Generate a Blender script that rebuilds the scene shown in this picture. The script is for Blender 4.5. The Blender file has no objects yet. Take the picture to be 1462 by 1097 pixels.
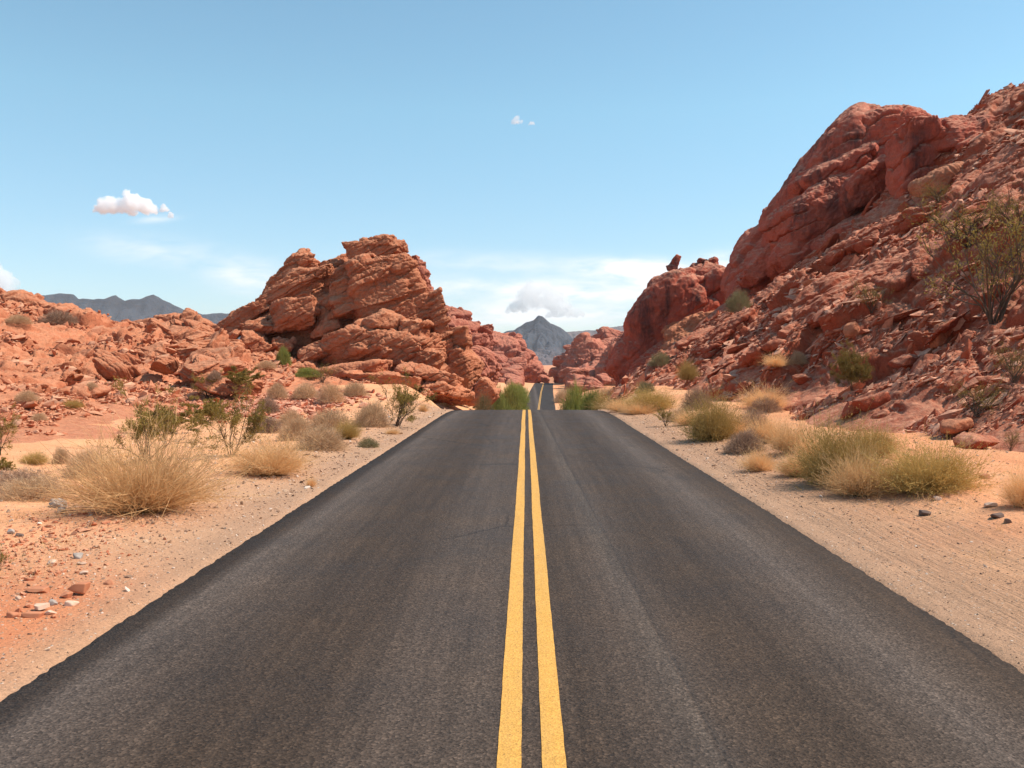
import bpy, math, random, time
import numpy as np
from mathutils import Vector, Matrix, Euler
T0 = time.time()
S = bpy.context.scene
COL = S.collection
R = math.radians
PI = math.pi

# ------------------------------------------------------------------ camera
EYE = 2.02
F, CX, CY = 1320.0, 751.0, 515.0          # focal length and vanishing point, in pixels of the 1462 x 1097 photograph
cd = bpy.data.cameras.new("camera")
cam = bpy.data.objects.new("camera", cd)
COL.objects.link(cam)
cam.location = (0, 0, EYE)
cam.rotation_euler = (R(90), 0, 0)
cd.sensor_width = 36
cd.lens = 36 * F / 1462
cd.shift_x = -(CX - 731) / 1462
cd.shift_y = -(548.5 - CY) / 1462
cd.clip_start = 0.1
cd.clip_end = 30000
S.camera = cam

# ------------------------------------------------------------------ sky and sun
SUN_AZ, SUN_EL = 86.0, 54.0               # degrees clockwise from straight ahead; above the horizon
w = bpy.data.worlds.new("World")
S.world = w
w.use_nodes = True
wn, wl = w.node_tree.nodes, w.node_tree.links
wn.clear()
w_out = wn.new('ShaderNodeOutputWorld')
w_bg = wn.new('ShaderNodeBackground')
w_bg.inputs['Strength'].default_value = 0.133
sky = wn.new('ShaderNodeTexSky')
sky.sky_type = 'NISHITA'
sky.sun_disc = False
sky.sun_elevation = R(SUN_EL)
sky.sun_rotation = R(SUN_AZ)
sky.altitude = 600
sky.air_density = 1.0
sky.dust_density = 0.25
sky.ozone_density = 1.0
w_tint = wn.new('ShaderNodeMix'); w_tint.data_type = 'RGBA'; w_tint.blend_type = 'MULTIPLY'
w_tint.inputs[0].default_value = 1.0
w_hc = wn.new('ShaderNodeTexCoord'); w_hs = wn.new('ShaderNodeSeparateXYZ'); wl.new(w_hc.outputs['Generated'], w_hs.inputs[0])
w_hr = wn.new('ShaderNodeMapRange'); wl.new(w_hs.outputs[2], w_hr.inputs[0]); w_hr.inputs[1].default_value = .04; w_hr.inputs[2].default_value = .26
w_hm = wn.new('ShaderNodeMix'); w_hm.data_type = 'RGBA'; wl.new(w_hr.outputs[0], w_hm.inputs[0])
w_hm.inputs[6].default_value = (0.76, 0.85, 0.93, 1); w_hm.inputs[7].default_value = (1.0, 1.23, 1.09, 1)
wl.new(w_hm.outputs[2], w_tint.inputs[7])
wl.new(sky.outputs[0], w_tint.inputs[6])

def wmath(op, a, b=0.0, c=0.0):
    x = wn.new('ShaderNodeMath'); x.operation = op
    for k_, v_ in enumerate((a, b, c)):
        if isinstance(v_, (int, float)): x.inputs[k_].default_value = v_
        else: wl.new(v_, x.inputs[k_])
    return x.outputs[0]
# thin high cloud and one added bright backing patch, laid out by direction (azimuth and elevation tangents)
w_tc = wn.new('ShaderNodeTexCoord'); w_sep = wn.new('ShaderNodeSeparateXYZ'); wl.new(w_tc.outputs['Generated'], w_sep.inputs[0])
w_front = wmath('GREATER_THAN', w_sep.outputs[1], 0.05)
w_y = wmath('MAXIMUM', w_sep.outputs[1], 0.05)
w_u, w_v = wmath('DIVIDE', w_sep.outputs[0], w_y), wmath('DIVIDE', w_sep.outputs[2], w_y)
w_uv = wn.new('ShaderNodeCombineXYZ'); wl.new(w_u, w_uv.inputs[0]); wl.new(wmath('MULTIPLY', w_v, 3.6), w_uv.inputs[1])
w_n = wn.new('ShaderNodeTexNoise'); wl.new(w_uv.outputs[0], w_n.inputs['Vector']); w_n.inputs['Scale'].default_value = 9; w_n.inputs['Detail'].default_value = 7; w_n.inputs['Roughness'].default_value = 0.62; w_n.inputs['Distortion'].default_value = 0.4
w_n2 = wn.new('ShaderNodeTexNoise'); wl.new(w_uv.outputs[0], w_n2.inputs['Vector']); w_n2.inputs['Scale'].default_value = 26; w_n2.inputs['Detail'].default_value = 6
w_nn = wmath('ADD', wmath('MULTIPLY', w_n.outputs[0], 0.7), wmath('MULTIPLY', w_n2.outputs[0], 0.3))
w_sum = None
for (a_, e_, ra_, re_, tilt_, amt_) in (      # centre azimuth and elevation (tangent), radii, tilt, thickness
  (-.406, .120, .066, .014, -.10, .42), (-.292, .089, .050, .017, -.12, .75), (.122, .096, .055, .011, -.06, 1.5), (.225, .107, .030, .010, 0, 1.2), (.10, .073, .10, .012, .02, .95),
  (-.07, .080, .085, .010, -.02, .55), (.0, .105, .14, .010, -.03, .38), (-.05, .047, .12, .013, 0, .75), (.12, .048, .10, .010, 0, .8), (-.40, .153, .020, .004, .1, .5), (.020, .066, .040, .017, 0, 1.1)):  # last entry: bright patch added behind the low cloud so it looks white
    du_, dv_ = wmath('SUBTRACT', w_u, a_), wmath('SUBTRACT', w_v, e_)
    dv_ = wmath('SUBTRACT', dv_, wmath('MULTIPLY', du_, tilt_))
    r2_ = wmath('ADD', wmath('POWER', wmath('ABSOLUTE', wmath('DIVIDE', du_, ra_)), 2.0), wmath('POWER', wmath('ABSOLUTE', wmath('DIVIDE', dv_, re_)), 2.0))
    m_ = wmath('MULTIPLY', wmath('POWER', 2.718, wmath('MULTIPLY', r2_, -1.0)), amt_ * 1.55)
    w_sum = m_ if w_sum is None else wmath('ADD', w_sum, m_)
w_shape = wn.new('ShaderNodeMapRange'); wl.new(w_nn, w_shape.inputs[0]); w_shape.inputs[1].default_value = .34; w_shape.inputs[2].default_value = .62
w_fac = wmath('MINIMUM', wmath('MULTIPLY', wmath('MULTIPLY', w_sum, w_shape.outputs[0]), w_front), 0.92)
w_mix = wn.new('ShaderNodeMix'); w_mix.data_type = 'RGBA'
wl.new(w_fac, w_mix.inputs[0]); wl.new(w_tint.outputs[2], w_mix.inputs[6]); w_mix.inputs[7].default_value = (6.9, 7.0, 7.1, 1)
wl.new(w_mix.outputs[2], w_bg.inputs['Color'])
wl.new(w_bg.outputs[0], w_out.inputs['Surface'])

sd = bpy.data.lights.new("sun", 'SUN')
sd.energy = 4.95
sd.angle = R(0.53)
sd.color = (1.0, 0.87, 0.73)
sun = bpy.data.objects.new("sun", sd)
COL.objects.link(sun)
sun_dir = Vector((math.sin(R(SUN_AZ)) * math.cos(R(SUN_EL)), math.cos(R(SUN_AZ)) * math.cos(R(SUN_EL)), math.sin(R(SUN_EL))))
sun.rotation_euler = sun_dir.to_track_quat('Z', 'Y').to_euler()
sun.location = (30, 0, 60)

S.view_settings.view_transform = 'Standard'
S.view_settings.look = 'None'
S.view_settings.gamma = 1
S.view_settings.exposure = 0.30
S.cycles.use_denoising = True
S.cycles.max_bounces = 50
S.cycles.diffuse_bounces = 3
S.cycles.glossy_bounces = 2
S.cycles.volume_bounces = 48
S.cycles.transparent_max_bounces = 8

# ------------------------------------------------------------------ noise (numpy)
def _h(ix, iy, iz, seed):
    h = (ix.astype(np.uint32) * np.uint32(374761393) + iy.astype(np.uint32) * np.uint32(668265263)
         + iz.astype(np.uint32) * np.uint32(2147483647 - 58) + np.uint32((seed * 2246822519) & 0xffffffff))
    h = (h ^ (h >> np.uint32(13))) * np.uint32(1274126177)
    h = (h ^ (h >> np.uint32(15))) * np.uint32(2654435761)
    return h ^ (h >> np.uint32(16))

def hash01(ix, iy, iz, seed):
    return (_h(ix, iy, iz, seed) & np.uint32(0xffffff)).astype(np.float32) / np.float32(16777216.0)

def vnoise(p, seed=0):
    """value noise in -1..1, p is (n,3)"""
    i = np.floor(p).astype(np.int32)
    f = (p - i).astype(np.float32)
    u = f * f * f * (f * (f * 6 - 15) + 10)
    r = 0
    for dx in (0, 1):
        wx = u[:, 0] if dx else 1 - u[:, 0]
        for dy in (0, 1):
            wy = u[:, 1] if dy else 1 - u[:, 1]
            for dz in (0, 1):
                wz = u[:, 2] if dz else 1 - u[:, 2]
                r = r + wx * wy * wz * hash01(i[:, 0] + dx, i[:, 1] + dy, i[:, 2] + dz, seed)
    return r * 2 - 1

def fbm(p, octv=4, seed=0, gain=0.5, lac=2.03):
    a, r = 1.0, 0
    p = np.asarray(p, np.float32)
    for o in range(octv):
        r = r + a * vnoise(p + o * 17.3, seed + o)
        p = p * lac
        a *= gain
    return r

def cells(p, seed=0, jit=0.9):
    """Worley: F1, F2, offset to the nearest feature point, three random numbers of that cell"""
    p = np.asarray(p, np.float32)
    i = np.floor(p).astype(np.int32)
    n = len(p)
    f1 = np.full(n, 9.0, np.float32); f2 = np.full(n, 9.0, np.float32)
    off = np.zeros((n, 3), np.float32)
    cid = np.zeros((n, 3), np.int32)
    for dx in (-1, 0, 1):
        for dy in (-1, 0, 1):
            for dz in (-1, 0, 1):
                c = i + np.array((dx, dy, dz), np.int32)
                h = _h(c[:, 0], c[:, 1], c[:, 2], seed)
                q = np.stack(((h & np.uint32(1023)), (h >> np.uint32(10)) & np.uint32(1023), (h >> np.uint32(20)) & np.uint32(1023)), 1).astype(np.float32) / 1023.0
                d = p - (c + 0.5 + (q - 0.5) * jit)
                dd = np.sqrt((d * d).sum(1))
                m = dd < f1
                f2 = np.where(m, f1, np.minimum(f2, dd))
                f1 = np.where(m, dd, f1)
                off[m] = d[m]
                cid[m] = c[m]
    rnd = np.stack([hash01(cid[:, 0], cid[:, 1], cid[:, 2], seed + 91 + k) for k in range(3)], 1)
    return f1, f2, off, rnd

def sstep(a, b, x):
    t = np.clip((x - a) / (b - a), 0, 1)
    return t * t * (3 - 2 * t)

def xyz(x, y, z=0.0):
    x, y, z = np.broadcast_arrays(np.asarray(x, np.float32), np.asarray(y, np.float32), np.float32(z))
    return np.stack((x.ravel(), y.ravel(), z.ravel()), 1)

# ------------------------------------------------------------------ mesh helpers
def mesh_np(name, V, Fc, mat=None, smooth=True):
    """V (n,3), Fc (m,3|4)"""
    V = np.ascontiguousarray(V, np.float32); Fc = np.ascontiguousarray(Fc, np.int32)
    me = bpy.data.meshes.new(name)
    k = Fc.shape[1]
    me.vertices.add(len(V)); me.vertices.foreach_set('co', V.ravel())
    me.loops.add(Fc.size); me.loops.foreach_set('vertex_index', Fc.ravel())
    me.polygons.add(len(Fc))
    me.polygons.foreach_set('loop_start', np.arange(0, Fc.size, k, dtype=np.int32))
    me.polygons.foreach_set('loop_total', np.full(len(Fc), k, np.int32))
    me.polygons.foreach_set('use_smooth', np.full(len(Fc), bool(smooth)))
    me.update(calc_edges=True)
    me.validate()
    if mat: me.materials.append(mat)
    return me

def link(name, me, parent=None, loc=(0, 0, 0), rot=(0, 0, 0), sc=(1, 1, 1)):
    o = bpy.data.objects.new(name, me)
    COL.objects.link(o)
    o.location = loc; o.rotation_euler = rot; o.scale = sc
    if parent: o.parent = parent
    return o

def tag(o, label=None, cat=None, group=None, kind=None):
    if label: o['label'] = label
    if cat: o['category'] = cat
    if group: o['group'] = group
    if kind: o['kind'] = kind
    return o

def empty(name, loc):
    o = bpy.data.objects.new(name, None)
    COL.objects.link(o)
    o.location = loc
    o.empty_display_size = 0.2
    return o

def grid_faces(nr, nc):
    a = np.arange(nr * nc).reshape(nr, nc)
    return np.stack((a[:-1, :-1].ravel(), a[:-1, 1:].ravel(), a[1:, 1:].ravel(), a[1:, :-1].ravel()), 1)

def normals(V, Fc):
    """vertex normals of a quad mesh"""
    fn = np.cross(V[Fc[:, 2]] - V[Fc[:, 0]], V[Fc[:, 3]] - V[Fc[:, 1]])
    N = np.zeros_like(V)
    for k in range(3):
        for c in range(4):
            N[:, k] += np.bincount(Fc[:, c], fn[:, k], len(V))
    return N / (np.linalg.norm(N, axis=1, keepdims=True) + 1e-9)

def at(px, py, d):
    """the point at distance d straight ahead seen at pixel px, py of the photograph"""
    return np.array(((px - CX) / F * d, d, EYE + (CY - py) / F * d))

# ------------------------------------------------------------------ materials
class NT:
    def __init__(s, name):
        s.m = bpy.data.materials.new(name); s.m.use_nodes = True
        s.t = s.m.node_tree; s.t.nodes.clear()
        s.out = s.n('ShaderNodeOutputMaterial')
        s.b = s.n('ShaderNodeBsdfPrincipled')
        s.b.inputs['Specular IOR Level'].default_value = 0.25
        s.l(s.b.outputs[0], s.out.inputs['Surface'])
    def n(s, t, **kw):
        x = s.t.nodes.new(t)
        for k, v in kw.items(): setattr(x, k, v)
        return x
    def l(s, a, b): s.t.links.new(a, b)
    def put(s, sock, v):
        if hasattr(v, 'links') or isinstance(v, bpy.types.NodeSocket): s.l(v, sock)
        else: sock.default_value = v
    def coord(s, scale=(1, 1, 1), rot=(0, 0, 0), kind='Object', loc=(0, 0, 0)):
        c = s.n('ShaderNodeTexCoord'); m = s.n('ShaderNodeMapping')
        m.inputs['Scale'].default_value = scale; m.inputs['Rotation'].default_value = rot; m.inputs['Location'].default_value = loc
        s.l(c.outputs[kind], m.inputs['Vector'])
        return m.outputs[0]
    def noise(s, vec, scale, detail=4, rough=0.55, dist=0.0, color=False):
        x = s.n('ShaderNodeTexNoise')
        s.l(vec, x.inputs['Vector'])
        x.inputs['Scale'].default_value = scale; x.inputs['Detail'].default_value = detail
        x.inputs['Roughness'].default_value = rough; x.inputs['Distortion'].default_value = dist
        return x.outputs['Color' if color else 0]
    def voro(s, vec, scale, feature='F1', out='Distance', rnd=1.0):
        x = s.n('ShaderNodeTexVoronoi', feature=feature)
        s.l(vec, x.inputs['Vector']); x.inputs['Scale'].default_value = scale
        x.inputs['Randomness'].default_value = rnd
        return x.outputs[out]
    def ramp(s, fac, stops):
        x = s.n('ShaderNodeValToRGB')
        e = x.color_ramp.elements
        while len(e) < len(stops): e.new(0.5)
        for el, (p, c) in zip(e, stops):
            el.position = p
            el.color = (c, c, c, 1) if isinstance(c, (int, float)) else (*c, 1)
        s.l(fac, x.inputs[0])
        return x.outputs[0]
    def mix(s, fac, a, b, mode='MIX'):
        x = s.n('ShaderNodeMix', data_type='RGBA', blend_type=mode)
        s.put(x.inputs[0], fac)
        for sock, v in ((x.inputs[6], a), (x.inputs[7], b)):
            s.put(sock, (*v, 1) if isinstance(v, tuple) and len(v) == 3 else v)
        return x.outputs[2]
    def math(s, op, a, b=0.0, c=0.0, clamp=False):
        x = s.n('ShaderNodeMath', operation=op, use_clamp=clamp)
        for k, v in enumerate((a, b, c)): s.put(x.inputs[k], v)
        return x.outputs[0]
    def bump(s, h, strength=0.5, dist=0.1, prev=None):
        x = s.n('ShaderNodeBump')
        s.put(x.inputs['Height'], h)
        x.inputs['Strength'].default_value = strength; x.inputs['Distance'].default_value = dist
        if prev is not None: s.l(prev, x.inputs['Normal'])
        return x.outputs[0]
    def sep(s, vec):
        x = s.n('ShaderNodeSeparateXYZ'); s.l(vec, x.inputs[0]); return x.outputs
    def done(s, color, rough=0.9, normal=None):
        s.put(s.b.inputs['Base Color'], (*color, 1) if isinstance(color, tuple) else color)
        s.put(s.b.inputs['Roughness'], rough)
        if normal is not None: s.l(normal, s.b.inputs['Normal'])
        return s.m

def rock_material(name, a, b, c, lit_dust, varnish=0.0, bed=(0, R(-28), 0), lit_dust_amt=0.5, k=1.0):
    t = NT(name)
    g = t.n('ShaderNodeNewGeometry')
    P = g.outputs['Position']
    n1 = t.noise(P, 0.13 * k, 5, 0.6)
    n2 = t.noise(P, 1.1 * k, 6, 0.65)
    col = t.mix(t.ramp(n1, [(0.35, 0.0), (0.65, 1.0)]), a, b)
    col = t.mix(t.ramp(n2, [(0.42, 0.0), (0.72, 0.8)]), col, c)
    # bedding: thin bands along the layers
    bm = t.n('ShaderNodeMapping'); bm.inputs['Rotation'].default_value = bed; bm.inputs['Scale'].default_value = (0.06 * k, 0.06 * k, 1.9 * k)
    t.l(P, bm.inputs['Vector'])
    nb = t.noise(bm.outputs[0], 1.3, 4, 0.7)
    col = t.mix(t.ramp(nb, [(0.42, 0.0), (0.58, 0.45)]), col, tuple(x * 0.72 for x in a))
    if varnish > 0:
        vm = t.n('ShaderNodeMapping'); vm.inputs['Scale'].default_value = (0.55, 0.55, 0.13)
        t.l(P, vm.inputs['Vector'])
        nv = t.noise(vm.outputs[0], 1.0, 5, 0.7)
        nz = t.noise(P, 0.11, 3, 0.5)
        v = t.math('MULTIPLY', t.ramp(nv, [(0.46, 0.0), (0.62, 1.0)]), t.ramp(nz, [(0.45, 0.0), (0.6, 1.0)]))
        col = t.mix(t.math('MULTIPLY', v, varnish), col, (0.075, 0.034, 0.030))
    # dusty upper faces; their sunlit paleness is also painted in here
    nz_ = t.sep(g.outputs['Normal'])[2]
    dn = t.noise(P, 2.3 * k, 5, 0.7)
    du = t.math('MULTIPLY', t.ramp(nz_, [(0.42, 0.0), (0.86, 1.0)]), t.ramp(dn, [(0.35, 0.15), (0.7, 1.0)]))
    col = t.mix(t.math('MULTIPLY', du, lit_dust_amt), col, lit_dust)
    sp = t.noise(P, 9 * k, 5, 0.75)
    col = t.mix(1.0, col, t.ramp(sp, [(0.25, 0.72), (0.75, 1.22)]), 'MULTIPLY')
    h1 = t.noise(P, 2.2 * k, 8, 0.68)
    h2 = t.noise(bm.outputs[0], 3.0, 6, 0.7)
    h3 = t.voro(P, 3.1 * k, 'DISTANCE_TO_EDGE')
    nrm = t.bump(h1, 0.75, 0.22 / k)
    nrm = t.bump(h2, 0.22, 0.14 / k, nrm)
    nrm = t.bump(t.ramp(h3, [(0.0, 0.0), (0.06, 1.0)]), 0.25, 0.04 / k, nrm)
    return t.done(col, 0.92, nrm)

M = {}
M['rock'] = rock_material('red_sandstone', (0.485, 0.178, 0.090), (0.41, 0.132, 0.064), (0.56, 0.235, 0.126), (0.64, 0.34, 0.20), lit_dust_amt=0.55)
M['slope'] = rock_material('red_rubble', (0.39, 0.082, 0.037), (0.32, 0.060, 0.028), (0.46, 0.125, 0.060), (0.66, 0.34, 0.21), bed=(0, R(-35), 0), lit_dust_amt=0.85, k=1.5)
M['dome'] = rock_material('varnished_sandstone', (0.46, 0.105, 0.062), (0.40, 0.080, 0.046), (0.52, 0.150, 0.088), (0.60, 0.31, 0.20), varnish=0.9, bed=(0, R(-35), 0), lit_dust_amt=0.95)
M['far_rock'] = rock_material('purple_red_sandstone', (0.44, 0.145, 0.092), (0.35, 0.105, 0.070), (0.53, 0.20, 0.13), (0.62, 0.29, 0.18), varnish=0.3, lit_dust_amt=0.5, k=0.5)
M['bedrock'] = rock_material('pale_bedrock', (0.51, 0.180, 0.090), (0.44, 0.143, 0.070), (0.58, 0.23, 0.12), (0.64, 0.32, 0.18), lit_dust_amt=0.6)

def ground_material():
    t = NT('desert_ground')
    g = t.n('ShaderNodeNewGeometry'); P = g.outputs['Position']
    X, Y, Z = t.sep(P)
    w1 = t.noise(P, 0.22, 5, 0.6)
    w2 = t.noise(P, 1.4, 6, 0.65)
    sand = t.mix(t.ramp(w1, [(0.38, 0.0), (0.62, 1.0)]), (0.74, 0.400, 0.200), (0.72, 0.350, 0.180))
    sand = t.mix(t.ramp(w2, [(0.45, 0.0), (0.75, 0.7)]), sand, (0.78, 0.46, 0.26))
    red = t.mix(w2, (0.52, 0.165, 0.070), (0.64, 0.26, 0.12))
    # red earth in patches, more to the right and away from the road
    rm = t.noise(P, 0.30, 4, 0.55)
    xr = t.math('SMOOTHSTEP', X, 4.2, 7.0) if False else t.ramp(t.math('MULTIPLY_ADD', X, 0.02, 0.5), [(0.16, 1.0), (0.30, 0.25), (0.44, 0.0), (0.575, 0.0), (0.66, 0.55), (0.8, 1.0)])
    ym = t.ramp(t.math('MULTIPLY', Y, 0.01), [(0.075, 1.0), (0.10, 0.0)])
    nearleft = t.math('MULTIPLY', ym, t.ramp(t.math('MULTIPLY_ADD', X, 0.1, 1.0), [(0.62, 1.0), (0.70, 0.0)]))
    rf = t.math('ADD', t.math('MULTIPLY', xr, 0.75), t.math('SUBTRACT', t.math('MULTIPLY', rm, 1.6), 0.85))
    rf = t.math('ADD', rf, t.math('MULTIPLY', nearleft, 1.0), clamp=True)
    col = t.mix(rf, sand, red)
    # grey gravel beside the asphalt
    ax = t.math('ABSOLUTE', t.math('SUBTRACT', X, 0.05))
    wob = t.math('MULTIPLY', t.math('SUBTRACT', t.noise(P, 0.35, 4, 0.6), 0.5), 1.7)
    gm = t.ramp(t.math('MULTIPLY', t.math('ADD', ax, wob), 0.1), [(0.36, 1.0), (0.47, 0.55), (0.58, 0.0)])
    grav = t.mix(w2, (0.31, 0.198, 0.130), (0.43, 0.270, 0.178))
    gfar = t.ramp(t.math('MULTIPLY', Y, 0.01), [(0.6, 1.0), (1.0, 0.0)])
    col = t.mix(t.math('MULTIPLY', t.math('MULTIPLY', gm, gfar), t.math('MULTIPLY_ADD', nearleft, -0.7, 0.85)), col, grav)
    # tyre-worn lane on the right shoulder
    tr = t.ramp(t.math('MULTIPLY', X, 0.1), [(0.34, 0.0), (0.39, 1.0), (0.52, 1.0), (0.62, 0.0)])
    tm = t.n('ShaderNodeMapping'); tm.inputs['Scale'].default_value = (1.0, 0.035, 0.0); tm.inputs['Rotation'].default_value = (0, 0, R(-1.5))
    t.l(P, tm.inputs['Vector'])
    tn = t.noise(tm.outputs[0], 6.0, 6, 0.72)
    col = t.mix(t.math('MULTIPLY', tr, t.ramp(tn, [(0.42, 0.0), (0.60, 0.55)])), col, (0.42, 0.25, 0.155))
    # single pebbles
    vc = t.n('ShaderNodeTexVoronoi'); t.l(P, vc.inputs['Vector']); vc.inputs['Scale'].default_value = 26
    peb = t.ramp(vc.outputs['Distance'], [(0.22, 1.0), (0.34, 0.0)])
    pr = t.sep(vc.outputs['Color'])
    pm = t.math('MULTIPLY', peb, t.ramp(pr[0], [(0.62, 0.0), (0.66, 1.0)]))
    pcol = t.ramp(pr[1], [(0.0, (0.20, 0.12, 0.085)), (0.45, (0.42, 0.26, 0.17)), (0.75, (0.55, 0.38, 0.27)), (1.0, (0.72, 0.63, 0.54))])
    col = t.mix(t.math('MULTIPLY', pm, t.math('ADD', t.math('MULTIPLY', gm, 0.7), 0.3)), col, pcol)
    fine = t.noise(P, 45, 4, 0.75)
    col = t.mix(1.0, col, t.ramp(fine, [(0.3, 0.70), (0.7, 1.25)]), 'MULTIPLY')
    nrm = t.bump(t.noise(P, 6, 8, 0.7), 0.7, 0.06)
    nrm = t.bump(fine, 0.5, 0.012, nrm)
    nrm = t.bump(t.math('MULTIPLY', pm, 1.0), 0.6, 0.015, nrm)
    nrm = t.bump(t.math('MULTIPLY', tn, tr), 1.0, 0.10, nrm)
    return t.done(col, 0.95, nrm)
M['ground'] = ground_material()

def asphalt_material():
    t = NT('chip_seal_asphalt')
    g = t.n('ShaderNodeNewGeometry'); P = g.outputs['Position']
    X, Y, Z = t.sep(P)
    # lanes: worn pale tracks along the road, softly wandering
    wm = t.n('ShaderNodeMapping'); wm.inputs['Scale'].default_value = (0.25, 0.02, 0); t.l(P, wm.inputs['Vector'])
    wob = t.math('MULTIPLY', t.math('SUBTRACT', t.noise(wm.outputs[0], 3, 3, 0.5), 0.5), 0.35)
    xx = t.math('ADD', X, wob)
    u = t.math('MULTIPLY_ADD', xx, 1 / 7.0, 0.5)
    def p(x): return x / 7.0 + 0.5
    dk, br, md, lt = (0.036, 0.025, 0.018), (0.053, 0.035, 0.0235), (0.074, 0.053, 0.040), (0.096, 0.073, 0.059)
    band = t.ramp(u, [(p(-3.2), dk), (p(-2.95), br), (p(-2.75), lt), (p(-2.3), md), (p(-1.75), br), (p(-1.15), br), (p(-0.75), md), (p(-0.3), md),
                      (p(0.3), br), (p(0.8), md), (p(1.35), br), (p(1.75), br), (p(2.15), md), (p(2.45), lt), (p(2.75), md), (p(3.0), br), (p(3.2), dk)])
    # the paving seam right of the centre lines
    sx = t.math('SUBTRACT', t.math('ADD', X, t.math('MULTIPLY', wob, 0.25)), t.math('SUBTRACT', 1.06, t.math('MULTIPLY', Y, 0.0145)))
    seam_l = t.ramp(t.math('MULTIPLY_ADD', sx, 0.5, 0.5), [(0.36, 0.0), (0.488, 0.8), (0.505, 0.0)])
    band = t.mix(seam_l, band, (0.086, 0.066, 0.052))
    seam = t.ramp(t.math('MULTIPLY_ADD', sx, 0.5, 0.5), [(0.500, 0.0), (0.508, 0.6), (0.516, 0.3), (0.56, 0.0)])
    band = t.mix(seam, band, (0.040, 0.034, 0.030))
    # streaks along the driving direction
    sm = t.n('ShaderNodeMapping'); sm.inputs['Scale'].default_value = (1, 0.03, 0); t.l(P, sm.inputs['Vector'])
    st = t.noise(sm.outputs[0], 9, 5, 0.65)
    col = t.mix(1.0, band, t.ramp(st, [(0.3, 0.78), (0.7, 1.2)]), 'MULTIPLY')
    pa = t.noise(P, 0.8, 5, 0.6)
    col = t.mix(1.0, col, t.ramp(pa, [(0.3, 0.84), (0.7, 1.16)]), 'MULTIPLY')
    # transverse tar line and a small dark scuff
    ty = t.math('ABSOLUTE', t.math('SUBTRACT', Y, t.math('MULTIPLY_ADD', t.noise(P, 1.2, 3), 0.30, 17.85)))
    tl = t.math('MULTIPLY', t.ramp(t.math('MULTIPLY', ty, 2.0), [(0.05, 1.0), (0.14, 0.0)]), t.ramp(t.math('MULTIPLY_ADD', X, 0.1, 0.5), [(0.37, 0.0), (0.43, 0.85), (0.52, 0.85), (0.56, 0.0)]))
    col = t.mix(tl, col, (0.028, 0.024, 0.022))
    # hairline cracks, here and there
    cm = t.n('ShaderNodeMapping'); cm.inputs['Scale'].default_value = (0.34, 0.16, 0); t.l(P, cm.inputs['Vector'])
    cd_ = t.n('ShaderNodeMix', data_type='RGBA'); cd_.inputs[0].default_value = 0.06; t.l(cm.outputs[0], cd_.inputs[6]); t.l(t.noise(P, 2.2, 5, 0.7, color=True), cd_.inputs[7])
    ck = t.voro(cd_.outputs[2], 1.0, 'DISTANCE_TO_EDGE')
    cg = t.ramp(t.noise(P, 0.16, 2, 0.5), [(0.50, 0.0), (0.58, 0.75)])
    col = t.mix(t.math('MULTIPLY', t.ramp(ck, [(0.0, 1.0), (0.006, 0.0)]), cg), col, (0.018, 0.014, 0.012))
    # old drips and stains between the wheel tracks
    om = t.n('ShaderNodeMapping'); om.inputs['Scale'].default_value = (0.8, 0.22, 0); t.l(P, om.inputs['Vector'])
    on = t.ramp(t.noise(om.outputs[0], 1.3, 4, 0.6), [(0.58, 0.0), (0.72, 0.45)])
    col = t.mix(on, col, (0.034, 0.024, 0.018))
    # stone chips
    v = t.n('ShaderNodeTexVoronoi'); t.l(P, v.inputs['Vector']); v.inputs['Scale'].default_value = 62
    cs = t.sep(v.outputs['Color'])
    col = t.mix(1.0, col, t.ramp(cs[0], [(0.0, 0.55), (0.45, 0.94), (0.8, 1.12), (1.0, 1.7)]), 'MULTIPLY')
    pit = t.noise(P, 22, 3, 0.6)
    col = t.mix(t.ramp(pit, [(0.26, 0.75), (0.36, 0.0)]), col, (0.02, 0.017, 0.015))
    nrm = t.bump(v.outputs['Distance'], 0.55, 0.010)
    nrm = t.bump(pit, 0.5, 0.02, nrm)
    nrm = t.bump(st, 0.15, 0.02, nrm)
    t.b.inputs['Specular IOR Level'].default_value = 0.18
    return t.done(col, t.ramp(pa, [(0.3, 0.60), (0.7, 0.78)]), nrm)
M['asphalt'] = asphalt_material()

def paint_material():
    t = NT('yellow_road_paint')
    g = t.n('ShaderNodeNewGeometry'); P = g.outputs['Position']
    n = t.noise(P, 5, 5, 0.7)
    col = t.mix(n, (0.58, 0.305, 0.055), (0.70, 0.385, 0.100))
    v = t.n('ShaderNodeTexVoronoi'); t.l(P, v.inputs['Vector']); v.inputs['Scale'].default_value = 85
    cs = t.sep(v.outputs['Color'])
    col = t.mix(1.0, col, t.ramp(cs[0], [(0.0, 0.80), (1.0, 1.12)]), 'MULTIPLY')
    ty_ = t.n('ShaderNodeMapping'); ty_.inputs['Scale'].default_value = (3.0, 0.12, 0); t.l(P, ty_.inputs['Vector'])
    col = t.mix(t.ramp(t.noise(ty_.outputs[0], 2.0, 5, 0.7), [(0.45, 0.0), (0.75, 0.5)]), col, (0.34, 0.22, 0.085))
    pit = t.noise(P, 30, 4, 0.7)
    col = t.mix(t.ramp(pit, [(0.30, 0.85), (0.38, 0.0)]), col, (0.10, 0.065, 0.03))
    nrm = t.bump(v.outputs['Distance'], 0.4, 0.008)
    return t.done(col, 0.7, nrm)
M['paint'] = paint_material()

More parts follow.
